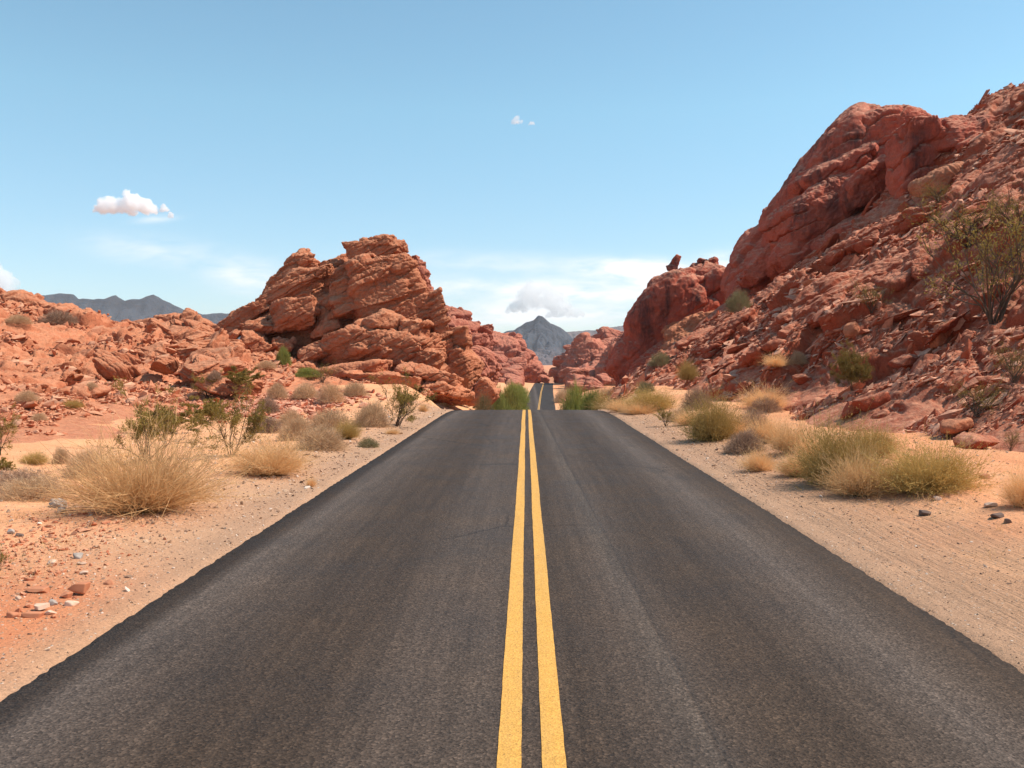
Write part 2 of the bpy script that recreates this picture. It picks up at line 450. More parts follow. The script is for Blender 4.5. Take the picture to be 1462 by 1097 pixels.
def plain(name, c1, c2, scale=3.0, rough=0.85, spec=0.2, trans=0.0):
    t = NT(name)
    P = t.coord(kind='Object')
    oi = t.n('ShaderNodeObjectInfo')
    n = t.noise(P, scale, 3, 0.6)
    col = t.mix(t.ramp(n, [(0.3, 0.0), (0.7, 1.0)]), c1, c2)
    col = t.mix(1.0, col, t.ramp(oi.outputs['Random'], [(0.0, 0.85), (1.0, 1.15)]), 'MULTIPLY')
    t.b.inputs['Specular IOR Level'].default_value = spec
    m = t.done(col, rough)
    if trans > 0:
        tr = t.n('ShaderNodeBsdfTranslucent'); t.l(col, tr.inputs[0])
        mx = t.n('ShaderNodeMixShader'); mx.inputs[0].default_value = trans
        t.l(t.b.outputs[0], mx.inputs[1]); t.l(tr.outputs[0], mx.inputs[2]); t.l(mx.outputs[0], t.out.inputs['Surface'])
    return m
M['straw'] = plain('straw_stems', (0.84, 0.56, 0.29), (0.70, 0.43, 0.20), 2.5, trans=0.35)
M['grey_straw'] = plain('grey_tan_twigs', (0.64, 0.44, 0.26), (0.50, 0.33, 0.20), 4, trans=0.2)
M['olive_straw'] = plain('olive_tan_twigs', (0.56, 0.385, 0.135), (0.43, 0.285, 0.095), 4, trans=0.25)
M['dark_twig'] = plain('dark_grey_twigs', (0.34, 0.22, 0.15), (0.44, 0.29, 0.20), 4)
M['wood'] = plain('weathered_wood', (0.10, 0.070, 0.048), (0.17, 0.12, 0.085), 8)
M['leaf_olive'] = plain('olive_leaves', (0.25, 0.185, 0.045), (0.35, 0.25, 0.07), 2.5, trans=0.3)
M['leaf_dark'] = plain('dark_olive_leaves', (0.17, 0.125, 0.035), (0.24, 0.17, 0.05), 2.5, trans=0.3)
M['leaf_green'] = plain('green_leaves', (0.27, 0.29, 0.07), (0.38, 0.38, 0.11), 1.2, trans=0.3)
M['leaf_sage'] = plain('sage_leaves', (0.21, 0.18, 0.085), (0.30, 0.25, 0.13), 3, trans=0.2)
M['stone_grey'] = plain('grey_limestone', (0.30, 0.26, 0.23), (0.44, 0.37, 0.32), 9)
M['stone_pale'] = plain('pale_pink_stone', (0.58, 0.38, 0.27), (0.66, 0.48, 0.36), 9)
M['stone_red'] = plain('red_stone', (0.42, 0.16, 0.085), (0.50, 0.22, 0.12), 7)
M['stone_dark'] = plain('dark_stone', (0.12, 0.085, 0.075), (0.20, 0.14, 0.115), 7)

# ------------------------------------------------------------------ ground heights
_ry = np.array([-60, 0, 20, 33, 36, 39, 42, 45, 49, 60, 80, 100, 115, 130, 150, 180, 220, 260, 300, 313, 325, 345, 400, 600, 8000.])
_rz = np.array([0, 0, 0, 0, -.006, -.07, -.21, -.43, -.84, -2.16, -4.56, -6.9, -7.8, -8.1, -7.9, -7.30, -6.85, -6.42, -5.98, -5.86, -5.9, -6.6, -9, -13, -13.])
_fine = np.linspace(-60, 620, 3401)
_zf = np.interp(_fine, _ry, _rz)
for _k in range(3): _zf[5:-5] = np.convolve(_zf, np.ones(11) / 11, 'valid')
def road_z(y): return np.where(np.asarray(y) < 600, np.interp(y, _fine, _zf), -13.0)
_cy = np.array([-60, 60, 110, 180, 250, 313, 400]); _cx = np.array([.05, .05, .7, 2.5, 4.1, 5.9, 9.])
def road_x(y): return np.interp(y, _cy, _cx)

def ground_z(x, y):
    x = np.asarray(x, np.float32); y = np.asarray(y, np.float32)
    rz = road_z(y); dx = np.abs(x - road_x(y))
    p = xyz(x, y)
    n1 = fbm(p * 0.11, 4, 5).reshape(x.shape); n2 = fbm(p * 0.7, 4, 9).reshape(x.shape)
    bank = np.interp(y, [0, 36, 60, 110, 200, 400, 700], [0.05, 0.1, 0.55, -3.2, -4.6, -4.5, -9])   # ground level either side
    bw = np.interp(y, [0, 36, 60, 130], [1.6, 1.6, 5, 14])
    z = rz + (np.maximum(bank, rz) - rz) * sstep(3.4, 3.4 + bw, dx)
    far = sstep(4.2, 9, dx)
    z = z + far * (0.16 * n1 + 0.055 * n2) + sstep(3.3, 4.4, dx) * 0.02 * n2
    spill = np.maximum(0, vnoise(xyz(x * 0 + np.sign(x) * 9, y * 0.9), 15) * .6 + vnoise(xyz(x * 2, y * 3.5), 16) * .6).reshape(x.shape)
    z = z - 0.07 * sstep(3.36, 3.10, dx) - 0.02 + 0.060 * np.minimum(spill, .8) * sstep(3.02, 3.17, dx) * sstep(3.9, 3.3, dx)
    # sandy bank right of the shoulder
    z = z + 0.22 * sstep(4.6, 6.4, x) * sstep(0, 6, y) * sstep(60, 40, y)
    z = z + np.where(y > 700, 0, 0)
    return z

def grid_obj(name, xs, ys, zf, mat, parent=None):
    Xg, Yg = np.meshgrid(xs, ys)
    Z = zf(Xg, Yg)
    V = np.stack((Xg.ravel(), Yg.ravel(), Z.ravel()), 1)
    return link(name, mesh_np(name, V, grid_faces(len(ys), len(xs)), mat), parent)

def spaced(a, b, s0, grow, origin=0.0):
    out = [a]
    while out[-1] < b: out.append(out[-1] + max(s0, grow * abs(out[-1] - origin)))
    return np.array(out)

xr_ = np.concatenate((np.arange(2.9, 3.6, 0.03), np.arange(3.6, 14, 0.07), spaced(14, 4600, 0.12, 0.05, 8)))
xs = np.concatenate((-xr_[::-1], np.arange(-2.6, 2.7, 0.4), xr_))
ys = np.concatenate((np.arange(-40, 3, 2.0), spaced(3, 5400, 0.03, 0.007)))
ground = tag(grid_obj('ground', xs, ys, ground_z, M['ground']), kind='structure')

# ------------------------------------------------------------------ road
def strip(name, x0f, x1f, ys, z_off, mat, ncol=2, parent=None, crown=0.0):
    rows = []
    for j in range(ncol):
        f_ = j / (ncol - 1)
        x = x0f(ys) + (x1f(ys) - x0f(ys)) * f_
        rows.append(np.stack((x, ys, road_z(ys) + z_off + crown * (1 - (2 * f_ - 1) ** 2)), 1))
    V = np.stack(rows, 1).reshape(-1, 3)
    return link(name, mesh_np(name, V, grid_faces(len(ys), ncol), mat), parent)
ry = np.concatenate((np.arange(-30, 3, 0.5), spaced(3, 420, 0.025, 0.004)))
e_l = lambda y: road_x(y) - 3.20 + 0.007 * vnoise(xyz(y * 1.7, 0), 31) + 0.013 * vnoise(xyz(y * 14, 3), 32) + 0.018 * vnoise(xyz(y * .25, 0), 37)
e_r = lambda y: road_x(y) + 3.20 + 0.007 * vnoise(xyz(y * 1.7, 7), 33) + 0.013 * vnoise(xyz(y * 14, 9), 34) + 0.018 * vnoise(xyz(y * .25, 5), 38)
Yr = ry
cols = [e_l(Yr) - 0.03, e_l(Yr)] + [e_l(Yr) + (e_r(Yr) - e_l(Yr)) * f_ for f_ in np.linspace(0, 1, 17)[1:-1]] + [e_r(Yr), e_r(Yr) + 0.03]
zc = [np.full(len(Yr), -0.07)] + [np.full(len(Yr), 0.0) - 0.02 * (2 * f_ - 1) ** 4 for f_ in np.linspace(0, 1, 17)] + [np.full(len(Yr), -0.07)]
V = np.stack([np.stack((x_, Yr, road_z(Yr) + z_), 1) for x_, z_ in zip(cols, zc)], 1).reshape(-1, 3)
road = tag(link('road', mesh_np('road', V, grid_faces(len(Yr), len(cols)), M['asphalt'])), kind='structure')
for a_, b_, sd_ in ((-0.145, -0.022, 41), (0.083, 0.203, 45)):
    l0 = lambda y, a_=a_, sd_=sd_: road_x(y) - 0.05 + a_ + 0.002 * vnoise(xyz(y * 6, 0), sd_) + 0.005 * vnoise(xyz(y * .4, 0), sd_ + 1)
    l1 = lambda y, b_=b_, sd_=sd_: road_x(y) - 0.05 + b_ + 0.002 * vnoise(xyz(y * 6, 0), sd_ + 2) + 0.005 * vnoise(xyz(y * .4, 0), sd_ + 1)
    yy = spaced(-5, 400, 0.05, 0.004)
    strip('yellow_line', l0, l1, yy, 0.005, M['paint'], 2, road)

# ------------------------------------------------------------------ rock shapes
_cube = {}
def cube_sphere(n):
    if n in _cube: return _cube[n]
    L = 2 * n
    k = np.arange(0, L + 1, 2) - n
    pts, faces, base = [], [], 0
    for ax in range(3):
        for sg in (-1, 1):
            A, B = np.meshgrid(k, k, indexing='ij')
            C = np.full_like(A, sg * n)
            q = [None] * 3
            q[ax] = C; q[(ax + 1) % 3] = A; q[(ax + 2) % 3] = B
            pts.append(np.stack([x.ravel() for x in q], 1))
            fc = grid_faces(len(k), len(k)) + base
            faces.append(fc if sg < 0 else fc[:, ::-1]); base += A.size
    Pt = np.concatenate(pts); Fc = np.concatenate(faces)
    u, inv = np.unique(Pt, axis=0, return_inverse=True)
    Fc = inv.ravel()[Fc]
    p = u / n
    p = np.tan(p * PI / 4 * 0.98)
    d = (p / np.linalg.norm(p, axis=1, keepdims=True)).astype(np.float32)
    # outward winding
    c = d[Fc].mean(1); nn = np.cross(d[Fc[:, 2]] - d[Fc[:, 0]], d[Fc[:, 3]] - d[Fc[:, 1]])
    flip = (nn * c).sum(1) < 0
    Fc[flip] = Fc[flip][:, ::-1]
    _cube[n] = (d, Fc)
    return _cube[n]

def polytope(u, rng, nplanes=9, k=14.0, box=1.0, lo=0.72, hi=1.05):
    acc = 0
    dirs = [(1, 0, 0), (-1, 0, 0), (0, 1, 0), (0, -1, 0), (0, 0, 1), (0, 0, -1)]
    for d in dirs:
        dd = np.array(d) + rng.normal(0, 0.10, 3); dd /= np.linalg.norm(dd)
        acc = acc + (np.maximum(u @ dd, 0) / (box * rng.uniform(0.9, 1.05))) ** k
    for _ in range(nplanes):
        dd = rng.normal(0, 1, 3); dd /= np.linalg.norm(dd)
        acc = acc + (np.maximum(u @ dd, 0) / rng.uniform(lo, hi)) ** k
    return u * (acc ** (-1 / k))[:, None]

def bed_layers(P, nb, thick, seed, amp, groove=0.5, warp=0.5):
    """protruding and receding layers with grooves between, along bed normal nb"""
    s = (P @ np.array(nb, np.float32)) / thick + warp * fbm(P * 0.35, 3, seed + 3)
    # uneven thickness
    s = s + 0.35 * vnoise(np.stack((s * 0.6, s * 0 + 3.1, s * 0), 1), seed + 7)
    L = np.floor(s); f = s - L
    def prot(Lk):
        lat = vnoise(P / (thick * 5) + Lk[:, None] * 3.77, seed + 11)
        return hash01(Lk.astype(np.int32), np.zeros(len(Lk), np.int32), np.zeros(len(Lk), np.int32), seed) * 2 - 1 + 0.9 * lat
    a, b, c = prot(L - 1), prot(L), prot(L + 1)
    wl_ = sstep(0.08, 0.0, f) * 0.5; wr_ = sstep(0.92, 1.0, f) * 0.5
    h = b * (1 - wl_ - wr_) + a * wl_ + c * wr_
    d = np.minimum(f, 1 - f)
    gsel = sstep(-0.3, 0.4, vnoise(P / (thick * 3.5), seed + 23))
    return amp * (h - groove * np.exp(-(d / 0.06) ** 2) * gsel)

def rock_mesh(name, seed, rad, rot, centre, mat, n=48, nplanes=9, k=14.0, nb=(-0.47, 0.05, 0.88), thick=0.7, amp=0.16, groove=0.8,
              big=0.0, rug=0.0, mid=0.10, crack=0.14, crack_s=1.6, fine=0.035, box=1.0, lo=0.72, hi=1.05):
    """one sandstone block: a soft-edged polyhedron, broken by bedding, cracks and erosion; world size in metres"""
    rng = np.random.default_rng(seed)
    u, Fc = cube_sphere(n)
    P = polytope(u, rng, nplanes, k, box, lo, hi)
    P = P * np.array(rad)
    Mr = np.array(Euler(rot).to_matrix(), np.float32)
    P = (P @ Mr.T).astype(np.float32)
    W = P + np.array(centre, np.float32)         # noise in world space so that bedding runs on through neighbours
    N = normals(P, Fc)
    sz = min(rad)
    if big: P = P + N * (big * fbm(W * (0.55 / sz), 3, seed + 1))[:, None]
    h = bed_layers(W, nb, thick, 77, amp, groove)
    h = h + mid * fbm(W * 0.9, 4, 21)
    if crack:
        f1, f2, off, rnd = cells(W / crack_s * np.array((1, 1, 1.3), np.float32) + 0.25 * fbm(W * 0.8, 2, 5)[:, None], 13)
        h = h - crack * np.exp(-((f2 - f1) / 0.07) ** 2) + crack * 1.1 * (rnd[:, 0] - 0.5) + crack * 0.9 * ((rnd[:, 1:2] - 0.5) * off[:, :1] + (rnd[:, 2:3] - 0.5) * off[:, 2:3]).ravel()
    if rug:
        ax = np.array(nb, np.float32); ax = ax / np.linalg.norm(ax)
        e1 = np.array((ax[2], 0, -ax[0]), np.float32); e1 /= np.linalg.norm(e1); e2 = np.cross(ax, e1)
        for sc_, a_, sd_ in ((1.5, .20, 1), (.62, .105, 2), (.27, .05, 3)):
            q = np.stack((W @ e1 * .6, W @ e2 * .8, W @ ax * 1.5), 1) / sc_ + .2 * fbm(W / sc_ * .8, 2, 60 + sd_)[:, None]
            f1, f2, off, rnd = cells(q, 70 + sd_)
            gate = sstep(-.5, .3, vnoise(W * (.5 / sc_ ** .5), 80 + sd_)) * .8 + .2
            h = h + rug * a_ * gate * (.8 * (rnd[:, 2] - .5) + 1.1 * ((rnd[:, 0] - .5) * off[:, 0] + (rnd[:, 1] - .5) * off[:, 1] + (rnd[:, 2] - .3) * off[:, 2]) - .35 * np.exp(-((f2 - f1) / .07) ** 2))
    P = P + N * h[:, None]
    N = normals(P, Fc)
    P = P + N * (fine * fbm(W * 4.5, 3, 45))[:, None]
    return mesh_np(name, P, Fc, mat)

print('base', round(time.time() - T0, 1))
#@@TERRAIN
# ------------------------------------------------------------------ right hillside: a steep slope of broken red layers
def hill_r_z(x, y):
    p = xyz(x, y)
    shp = np.shape(x)
    foot = np.interp(y, [0, 15, 25, 45, 70, 98, 130, 200], [10.3, 9.6, 8.6, 7.6, 7.0, 7.2, 10.5, 24])
    foot = foot + 0.55 * fbm(p * np.array((0, .16, 0), np.float32), 3, 61).reshape(shp)
    t = np.interp(y, [0, 20, 60, 98, 130], [0.62, 0.66, 0.72, 0.70, 0.6]) * (1 + 0.10 * fbm(p * 0.07, 2, 62).reshape(shp))
    w_ = 0.7
    s = (x - foot)
    ramp_ = np.logaddexp(0, s / w_) * w_
    z = t * ramp_
    g = sstep(0.0, 5.0, s)
    z = z + g * (0.95 * fbm(p * 0.16, 3, 63).reshape(shp))
    base = np.interp(y, [0, 60, 110, 200], [0.22, 0.25, -2.8, -4.6])
    z = z + base - 0.55
    top = 23.0
    z = np.where(z > top - 3, top - 3 + 3 * np.tanh((z - top + 3) / 3), z)
    return z

def broken(P, N, amp, seed, stretch):
    """tilted plates of several sizes, long along the layers: shingled ledges and rubble"""
    out = np.zeros(len(P), np.float32)
    for sc, a, sd_ in ((2.9, 0.62, 1), (0.95, 0.27, 2), (0.42, 0.15, 3), (0.19, 0.075, 4)):
        q = stretch(P) / sc + 0.22 * fbm(P / sc * 0.8, 2, seed + sd_)[:, None]
        f1, f2, off, rnd = cells(q, seed + 10 * sd_)
        tilt = (rnd[:, 0] - 0.5) * 1.5 * off[:, 0] + (rnd[:, 1] - 0.5) * 1.5 * off[:, 1] + (rnd[:, 2] - 0.35) * 1.4 * off[:, 2]
        step = rnd[:, 2] - 0.5
        gate = sstep(-0.45, 0.35, fbm(P * (0.30 / sc ** 0.5), 2, seed + 50 + sd_)) * 0.75 + 0.25
        out += a * gate * (0.9 * step + 0.75 * tilt - 0.4 * np.exp(-((f2 - f1) / 0.08) ** 2))
    return out * amp

def slope_obj(name, xs, ys, zf, mat, ampf, seed, dirv, stretch, push=(0, 0, 1), thick=0.75, lay=0.30):
    Xg, Yg = np.meshgrid(xs, ys)
    Z = zf(Xg, Yg)
    P = np.stack((Xg.ravel(), Yg.ravel(), Z.ravel()), 1).astype(np.float32)
    Fc = grid_faces(len(ys), len(xs))
    N = normals(P, Fc)
    a = ampf(P)
    s = bed_layers(P, dirv, thick, seed + 5, lay, 0.6, 0.8) * a
    h = broken(P, N, 1.0, seed, stretch) * a + s
    D = N * 0.72 + np.array(push, np.float32) * 0.28
    P = P + D * h[:, None]
    N = normals(P, Fc)
    P = P + N * (0.045 * a * fbm(P * 6, 2, seed + 9))[:, None]
    return link(name, mesh_np(name, P, Fc, mat))

bed_ang = R(33)
def stretch_r(P):
    # long axis runs up the slope to the right and away, thin across the bedding
    c, s = math.cos(bed_ang), math.sin(bed_ang)
    return np.stack((P[:, 0] * c * 0.42 + P[:, 2] * s * 0.42, P[:, 1] * 0.62, (-P[:, 0] * s + P[:, 2] * c) * 1.55), 1)
xs = np.concatenate((np.arange(6.0, 22, 0.055), np.arange(22, 46, 0.085)))
ys = spaced(3, 150, 0.05, 0.0024)
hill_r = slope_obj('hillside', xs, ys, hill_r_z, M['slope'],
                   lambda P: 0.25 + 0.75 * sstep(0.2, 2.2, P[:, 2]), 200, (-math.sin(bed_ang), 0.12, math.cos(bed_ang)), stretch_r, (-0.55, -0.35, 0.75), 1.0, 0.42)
tag(hill_r, kind='structure')
print('hill r', round(time.time() - T0, 1), len(hill_r.data.vertices))

# ------------------------------------------------------------------ left hillside: low bedrock and rubble rising to a ridge
def hill_l_z(x, y):
    p = xyz(x, y); shp = np.shape(x)
    foot = np.interp(y, [0, 12, 18, 24, 34, 45, 60, 80, 110], [-17, -13.5, -11, -9.8, -12.5, -11.0, -8.5, -7, -7])
    foot = foot + 0.6 * fbm(p * np.array((0, .2, 0), np.float32), 3, 71).reshape(shp)
    s = foot - x
    t = np.interp(y, [0, 20, 50, 75, 110], [0.20, 0.21, 0.215, 0.20, 0.12])
    z = t * np.logaddexp(0, s / 0.8) * 0.8
    g = sstep(0, 7, s)
    z = z + g * (0.75 * fbm(p * 0.12, 3, 73).reshape(shp) + 0.25 * fbm(p * 0.4, 2, 74).reshape(shp))
    z = z + np.interp(y, [0, 60, 90, 130], [0.1, 0.3, -0.6, -4]) - 0.42
    z = np.where(z > 5.2, 5.2 + 2 * np.tanh((z - 5.2) / 2), z)
    return z
def stretch_l(P):
    c, s = math.cos(R(22)), math.sin(R(22))
    return np.stack((P[:, 0] * c * 0.6 + P[:, 2] * s * 0.6, P[:, 1] * 0.7, (-P[:, 0] * s + P[:, 2] * c) * 1.3), 1)
def amp_l(P):
    a = 0.25 + 0.75 * sstep(0.4, 1.6, P[:, 2])
    smooth = np.exp(-(((P[:, 0] + 12.2) / 3.2) ** 2 + ((P[:, 1] - 24) / 6.0) ** 2))
    return a * (1 - 0.8 * smooth) * (1.0 + 1.0 * sstep(30, 55, P[:, 1]))
xs = -np.concatenate((np.arange(6.5, 22, 0.075), np.arange(22, 75, 0.13)))[::-1]
ys = spaced(8, 130, 0.06, 0.003)
hill_l = slope_obj('hillside', xs, ys, hill_l_z, M['bedrock'], amp_l, 300, (-0.35, 0.15, 0.92), stretch_l, (0.2, -0.6, 0.75), 0.9, 0.16)
tag(hill_l, kind='structure')
print('hill l', round(time.time() - T0, 1), len(hill_l.data.vertices))

# ------------------------------------------------------------------ rock formations
def block(root, part, px, py, d, hw, hh, dep, roll, seed, mat='rock', yaw=0.0, pitch=0.0, **kw):
    """one block of a formation: pixel centre, distance, half width and height in photograph pixels, half depth in metres, screen tilt in degrees"""
    c = at(px, py, d); sc_ = d / F
    base = np.array(root.location) if root else np.zeros(3)
    n = kw.pop('n', int(np.clip(max(hw, hh) * 1.4, 26, 90)))
    me = rock_mesh(part, seed, (hw * sc_, dep, hh * sc_), (R(pitch), -R(roll), R(yaw)), c, M[mat], n=n, **kw)
    return link(part, me, root, Vector(c - base))

def formation(name, label, cat, px, py, d, group=None):
    return tag(empty(name, at(px, py, d)), label, cat, group)

crisp = dict(k=15, thick=0.50, amp=0.13, groove=1.3, lo=.80, nplanes=6, rug=1.15, mid=.05, crack=.06, crack_s=1.3)
A = formation('rock_formation', 'tall orange-red sandstone outcrop with a flat capstone and leaning layers, left of the road', 'rock formation', 520, 540, 70)
# the body first, then slabs and blocks laid against it
bd = dict(k=22, lo=.66, nplanes=12)
B = [
 # part, px, py, d, hw, hh, depth, roll, seed, extra
 ('rock_mass', 557, 456, 77.3, 60, 90, 4.6, 22, 11, dict(k=12, yaw=10, n=170, rug=1.5, amp=.22, nplanes=4, lo=.85)),
 ('rock_mass', 602, 466, 77.8, 24, 80, 3.4, 26, 47, dict(k=16, yaw=14, n=130, nplanes=3, lo=.9)),
 ('rock_mass', 470, 474, 78.3, 112, 56, 4.4, 30, 12, dict(k=10, n=150, rug=1.5, amp=.2)),
 ('rock_mass', 545, 512, 73.3, 100, 44, 4.2, -6, 13, dict(k=10, n=140, rug=1.5, amp=.2)),
 ('rock_mass', 428, 432, 79.3, 70, 36, 3.4, 34, 56, dict(k=10, n=90)),
 ('rock_mass', 486, 410, 78.8, 36, 26, 2.6, 26, 59, dict(k=12, n=70)),
 ('capstone', 541, 358, 77, 36, 17, 2.2, 14, 14, dict(k=16, n=80)),
 ('capstone', 543, 347, 76.4, 26, 8, 1.7, 4, 15, dict(k=12, n=56)),
 ('capstone', 529, 374, 77, 32, 19, 2.2, 34, 57, dict(k=10, n=80)),
 ('slab', 553, 381, 76.0, 38, 14, 2.2, 8, 51, dict(n=70)),
 ('slab', 528, 400, 75.2, 58, 14, 2.4, 22, 16, dict(n=84)),
 ('slab', 545, 424, 74.7, 60, 15, 2.6, 16, 18, dict(n=84)),
 ('slab', 505, 440, 74.9, 50, 13, 2.2, 27, 19, dict(n=80)),
 ('balanced_rock', 503, 352, 78, 12.5, 7.5, .7, 5, 20, dict(k=8, n=30, rug=.3, amp=.04)),
 ('neck', 503, 363, 78, 10, 10, .6, 0, 21, dict(k=6, n=22, rug=.2, amp=.03)),
 ('pinnacle', 432, 374, 78, 12, 17, .9, -24, 22, dict(k=14, n=40, rug=.6)),
 ('pinnacle', 447, 383, 78.4, 12, 13, .9, -30, 52, dict(k=14, n=36, rug=.6)),
 ('slab', 474, 386, 79.5, 34, 14, 1.6, 24, 23, dict()),
 ('slab', 402, 406, 78.5, 40, 15, 1.6, 42, 24, dict()),
 ('slab', 428, 409, 77.0, 58, 11, 1.8, 29, 25, dict()),
 ('slab', 350, 456, 77.0, 56, 14, 2.0, 33, 27, dict()),
 ('slab', 394, 436, 77.5, 48, 16, 2.0, 31, 48, dict()),
 ('boulder', 424, 450, 73.6, 36, 25, 2.0, 8, 28, dict(k=16, lo=.74, nplanes=9)),
 ('slab', 474, 436, 75.5, 36, 13, 2.0, 28, 60, dict()),
 ('boulder', 470, 466, 73.6, 22, 22, 1.8, -10, 61, bd),
 ('boulder', 372, 468, 73.5, 26, 14, 1.5, 16, 29, bd),
 ('boulder', 366, 494, 72, 26, 19, 1.6, -6, 30, bd),
 ('boulder', 401, 494, 72.6, 18, 15, 1.2, 0, 31, bd),
 ('boulder', 322, 487, 73, 20, 10, 1.2, 12, 53, bd),
 ('boulder', 547, 463, 71.5, 26, 23, 1.7, -14, 32, bd),
 ('boulder', 512, 474, 71.8, 20, 16, 1.4, 18, 33, bd),
 ('boulder', 486, 488, 71.5, 30, 13, 1.6, 30, 34, bd),
 ('boulder', 519, 497, 70.5, 22, 15, 1.5, -8, 35, bd),
 ('boulder', 553, 500, 70.3, 20, 13, 1.4, 10, 36, bd),
 ('boulder', 452, 506, 71, 26, 13, 1.5, 28, 37, bd),
 ('boulder', 434, 527, 69.5, 22, 10, 1.2, 10, 54, bd),
 ('slab', 592, 478, 71.8, 24, 24, 1.6, -12, 38, dict(thick=.3)),
 ('slab', 604, 508, 70.5, 30, 14, 1.5, -16, 39, dict(thick=.3)),
 ('slab', 500, 531, 67.5, 54, 15, 2.2, 4, 40, dict(mat='bedrock', crack=.05, amp=.08, rug=.5)),
 ('slab', 560, 541, 66, 58, 10, 2.0, -6, 41, dict(mat='bedrock', crack=.05, amp=.08, rug=.6)),
 ('slab', 614, 535, 66.5, 46, 13, 2.0, -14, 42, dict(mat='bedrock')),
 ('slab', 640, 552, 66, 32, 11, 1.8, -16, 55, dict(mat='bedrock')),
 ('pillar', 623, 466, 74, 13, 50, 1.5, 12, 43, dict(k=14, thick=.30, amp=.16, crack=.03, n=76, yaw=20, rug=.7)),
 ('pillar', 601, 402, 82, 16, 30, 1.7, 16, 44, dict(mat='far_rock')),
 ('pillar', 596, 380, 83, 8, 11, 1.2, 30, 50, dict(mat='far_rock')),
 ('pillar', 653, 490, 75, 18, 24, 1.8, 0, 45, dict(k=14, thick=.30, amp=.18, crack=.03, rug=.7)),
 ('rock_mass', 661, 527, 75, 30, 28, 2.4, -38, 46, dict(k=12)),
 ('rock_mass', 692, 562, 112, 20, 24, 2.2, -24, 58, dict(k=12)),
]
for part, px, py, d, hw, hh, dep, roll, seed, kw in B:
    kk = dict(crisp); kk.update(kw)
    block(A, part, px, py, d, hw, hh, dep, roll, seed, **kk)
print('A', round(time.time() - T0, 1))

# low outcrops along the left ridge
for name, label, items in (
  ('rock_outcrop', 'rounded twin hump of red sandstone at the far left end of the ridge', [
     (24, 436, 66, 34, 22, 2.0, 8, 61), (70, 446, 66.5, 34, 20, 1.8, -8, 62), (96, 458, 65, 26, 18, 1.6, -10, 63), (20, 462, 63, 46, 20, 2, 14, 64), (75, 475, 62, 44, 16, 1.8, 10, 65), (-30, 445, 66, 40, 34, 2.2, 10, 66), (35, 492, 58, 44, 14, 1.6, 18, 67)]),
  ('rock_outcrop', 'jagged red outcrop on the left ridge, just left of the tall formation', [
     (206, 472, 76, 32, 17, 1.8, 18, 71), (252, 464, 78, 30, 19, 2.0, 14, 72), (284, 468, 77, 30, 20, 1.9, -26, 73), (262, 484, 74, 40, 14, 1.8, 20, 74), (302, 484, 76, 22, 17, 1.4, 20, 75), (230, 494, 71, 40, 12, 1.7, 16, 76)]),
  ('rock_outcrop', 'low red ledge of broken sandstone in the middle of the left ridge', [
     (140, 470, 72, 30, 12, 1.6, 16, 81), (165, 478, 72, 24, 12, 1.4, 10, 82), (130, 490, 66, 40, 12, 1.6, 22, 83), (100, 505, 60, 36, 12, 1.5, 26, 84), (175, 500, 66, 36, 10, 1.5, 12, 85)]),
  ('rock_outcrop', 'small tilted dark red sandstone ledge on the smooth bedrock of the left slope', [
     (70, 548, 38, 40, 12, 1.2, 14, 91), (40, 566, 34, 36, 10, 1.2, 20, 92), (120, 560, 36, 34, 8, 1.1, 6, 93)]),
):
    x0, y0, d0 = items[0][0], items[0][1] + items[0][5] * 10, items[0][2]
    rt = formation(name, label, 'rock outcrop', x0, y0, d0, 'low outcrops along the left ridge')
    for (px, py, d, hw, hh, dep, roll, seed) in items:
        block(rt, 'boulder', px, py, d, hw, hh, dep, roll, seed, k=10, thick=.6, amp=.14, groove=1.0, lo=.75)
print('outcrops', round(time.time() - T0, 1))

# domes above the right slope
smooth = dict(k=8, thick=1.9, amp=0.36, groove=1.0, rug=.5, mid=0.14, crack=0.05, crack_s=3.5, fine=0.05, lo=.82, nb=(-0.55, 0.10, 0.83), mat='dome')
def dome(name, label, px, py, d, items):
    rt = formation(name, label, 'rock formation', px, py, d)
    for it in items:
        part, px, py, d, hw, hh, dep, roll, seed = it[:9]
        kk = dict(smooth); kk.update(it[9] if len(it) > 9 else {})
        block(rt, part, px, py, d, hw, hh, dep, roll, seed, **kk)
    return rt
dome('rock_dome', 'smaller smooth red sandstone dome carrying an upright horn-shaped stone, right of the road', 950, 500, 100, [
  ('rock_mass', 958, 462, 98, 74, 58, 5.0, 52, 101, dict(nplanes=4, k=5)),
  ('rock_mass', 905, 500, 97, 50, 22, 3.5, 58, 102, dict(nplanes=5, k=6)),
  ('rock_mass', 962, 414, 98, 44, 28, 3.5, 16, 103, dict(k=6)),
  ('rock_mass', 1040, 430, 97, 44, 44, 4.0, 20, 125),
  ('rock_mass', 935, 515, 95, 70, 26, 4.0, 34, 126, dict(k=6)),
  ('rock_mass', 985, 490, 94, 60, 32, 4.0, 30, 127, dict(k=6, mat='rock')),
  ('slab', 1008, 402, 99, 34, 28, 3.0, -4, 104),
  ('slab', 1010, 376, 99.5, 16, 7, 1.2, -4, 105),
  ('boulder', 1003, 417, 96, 25, 18, 1.8, -14, 106),
  ('slab', 975, 455, 95, 46, 13, 2.0, 36, 107, dict(mat='rock')),
  ('slab', 985, 470, 93, 34, 18, 2.0, 30, 108, dict(mat='bedrock')),
  ('slab', 1020, 452, 92, 34, 12, 1.8, 14, 109, dict(mat='bedrock')),
])
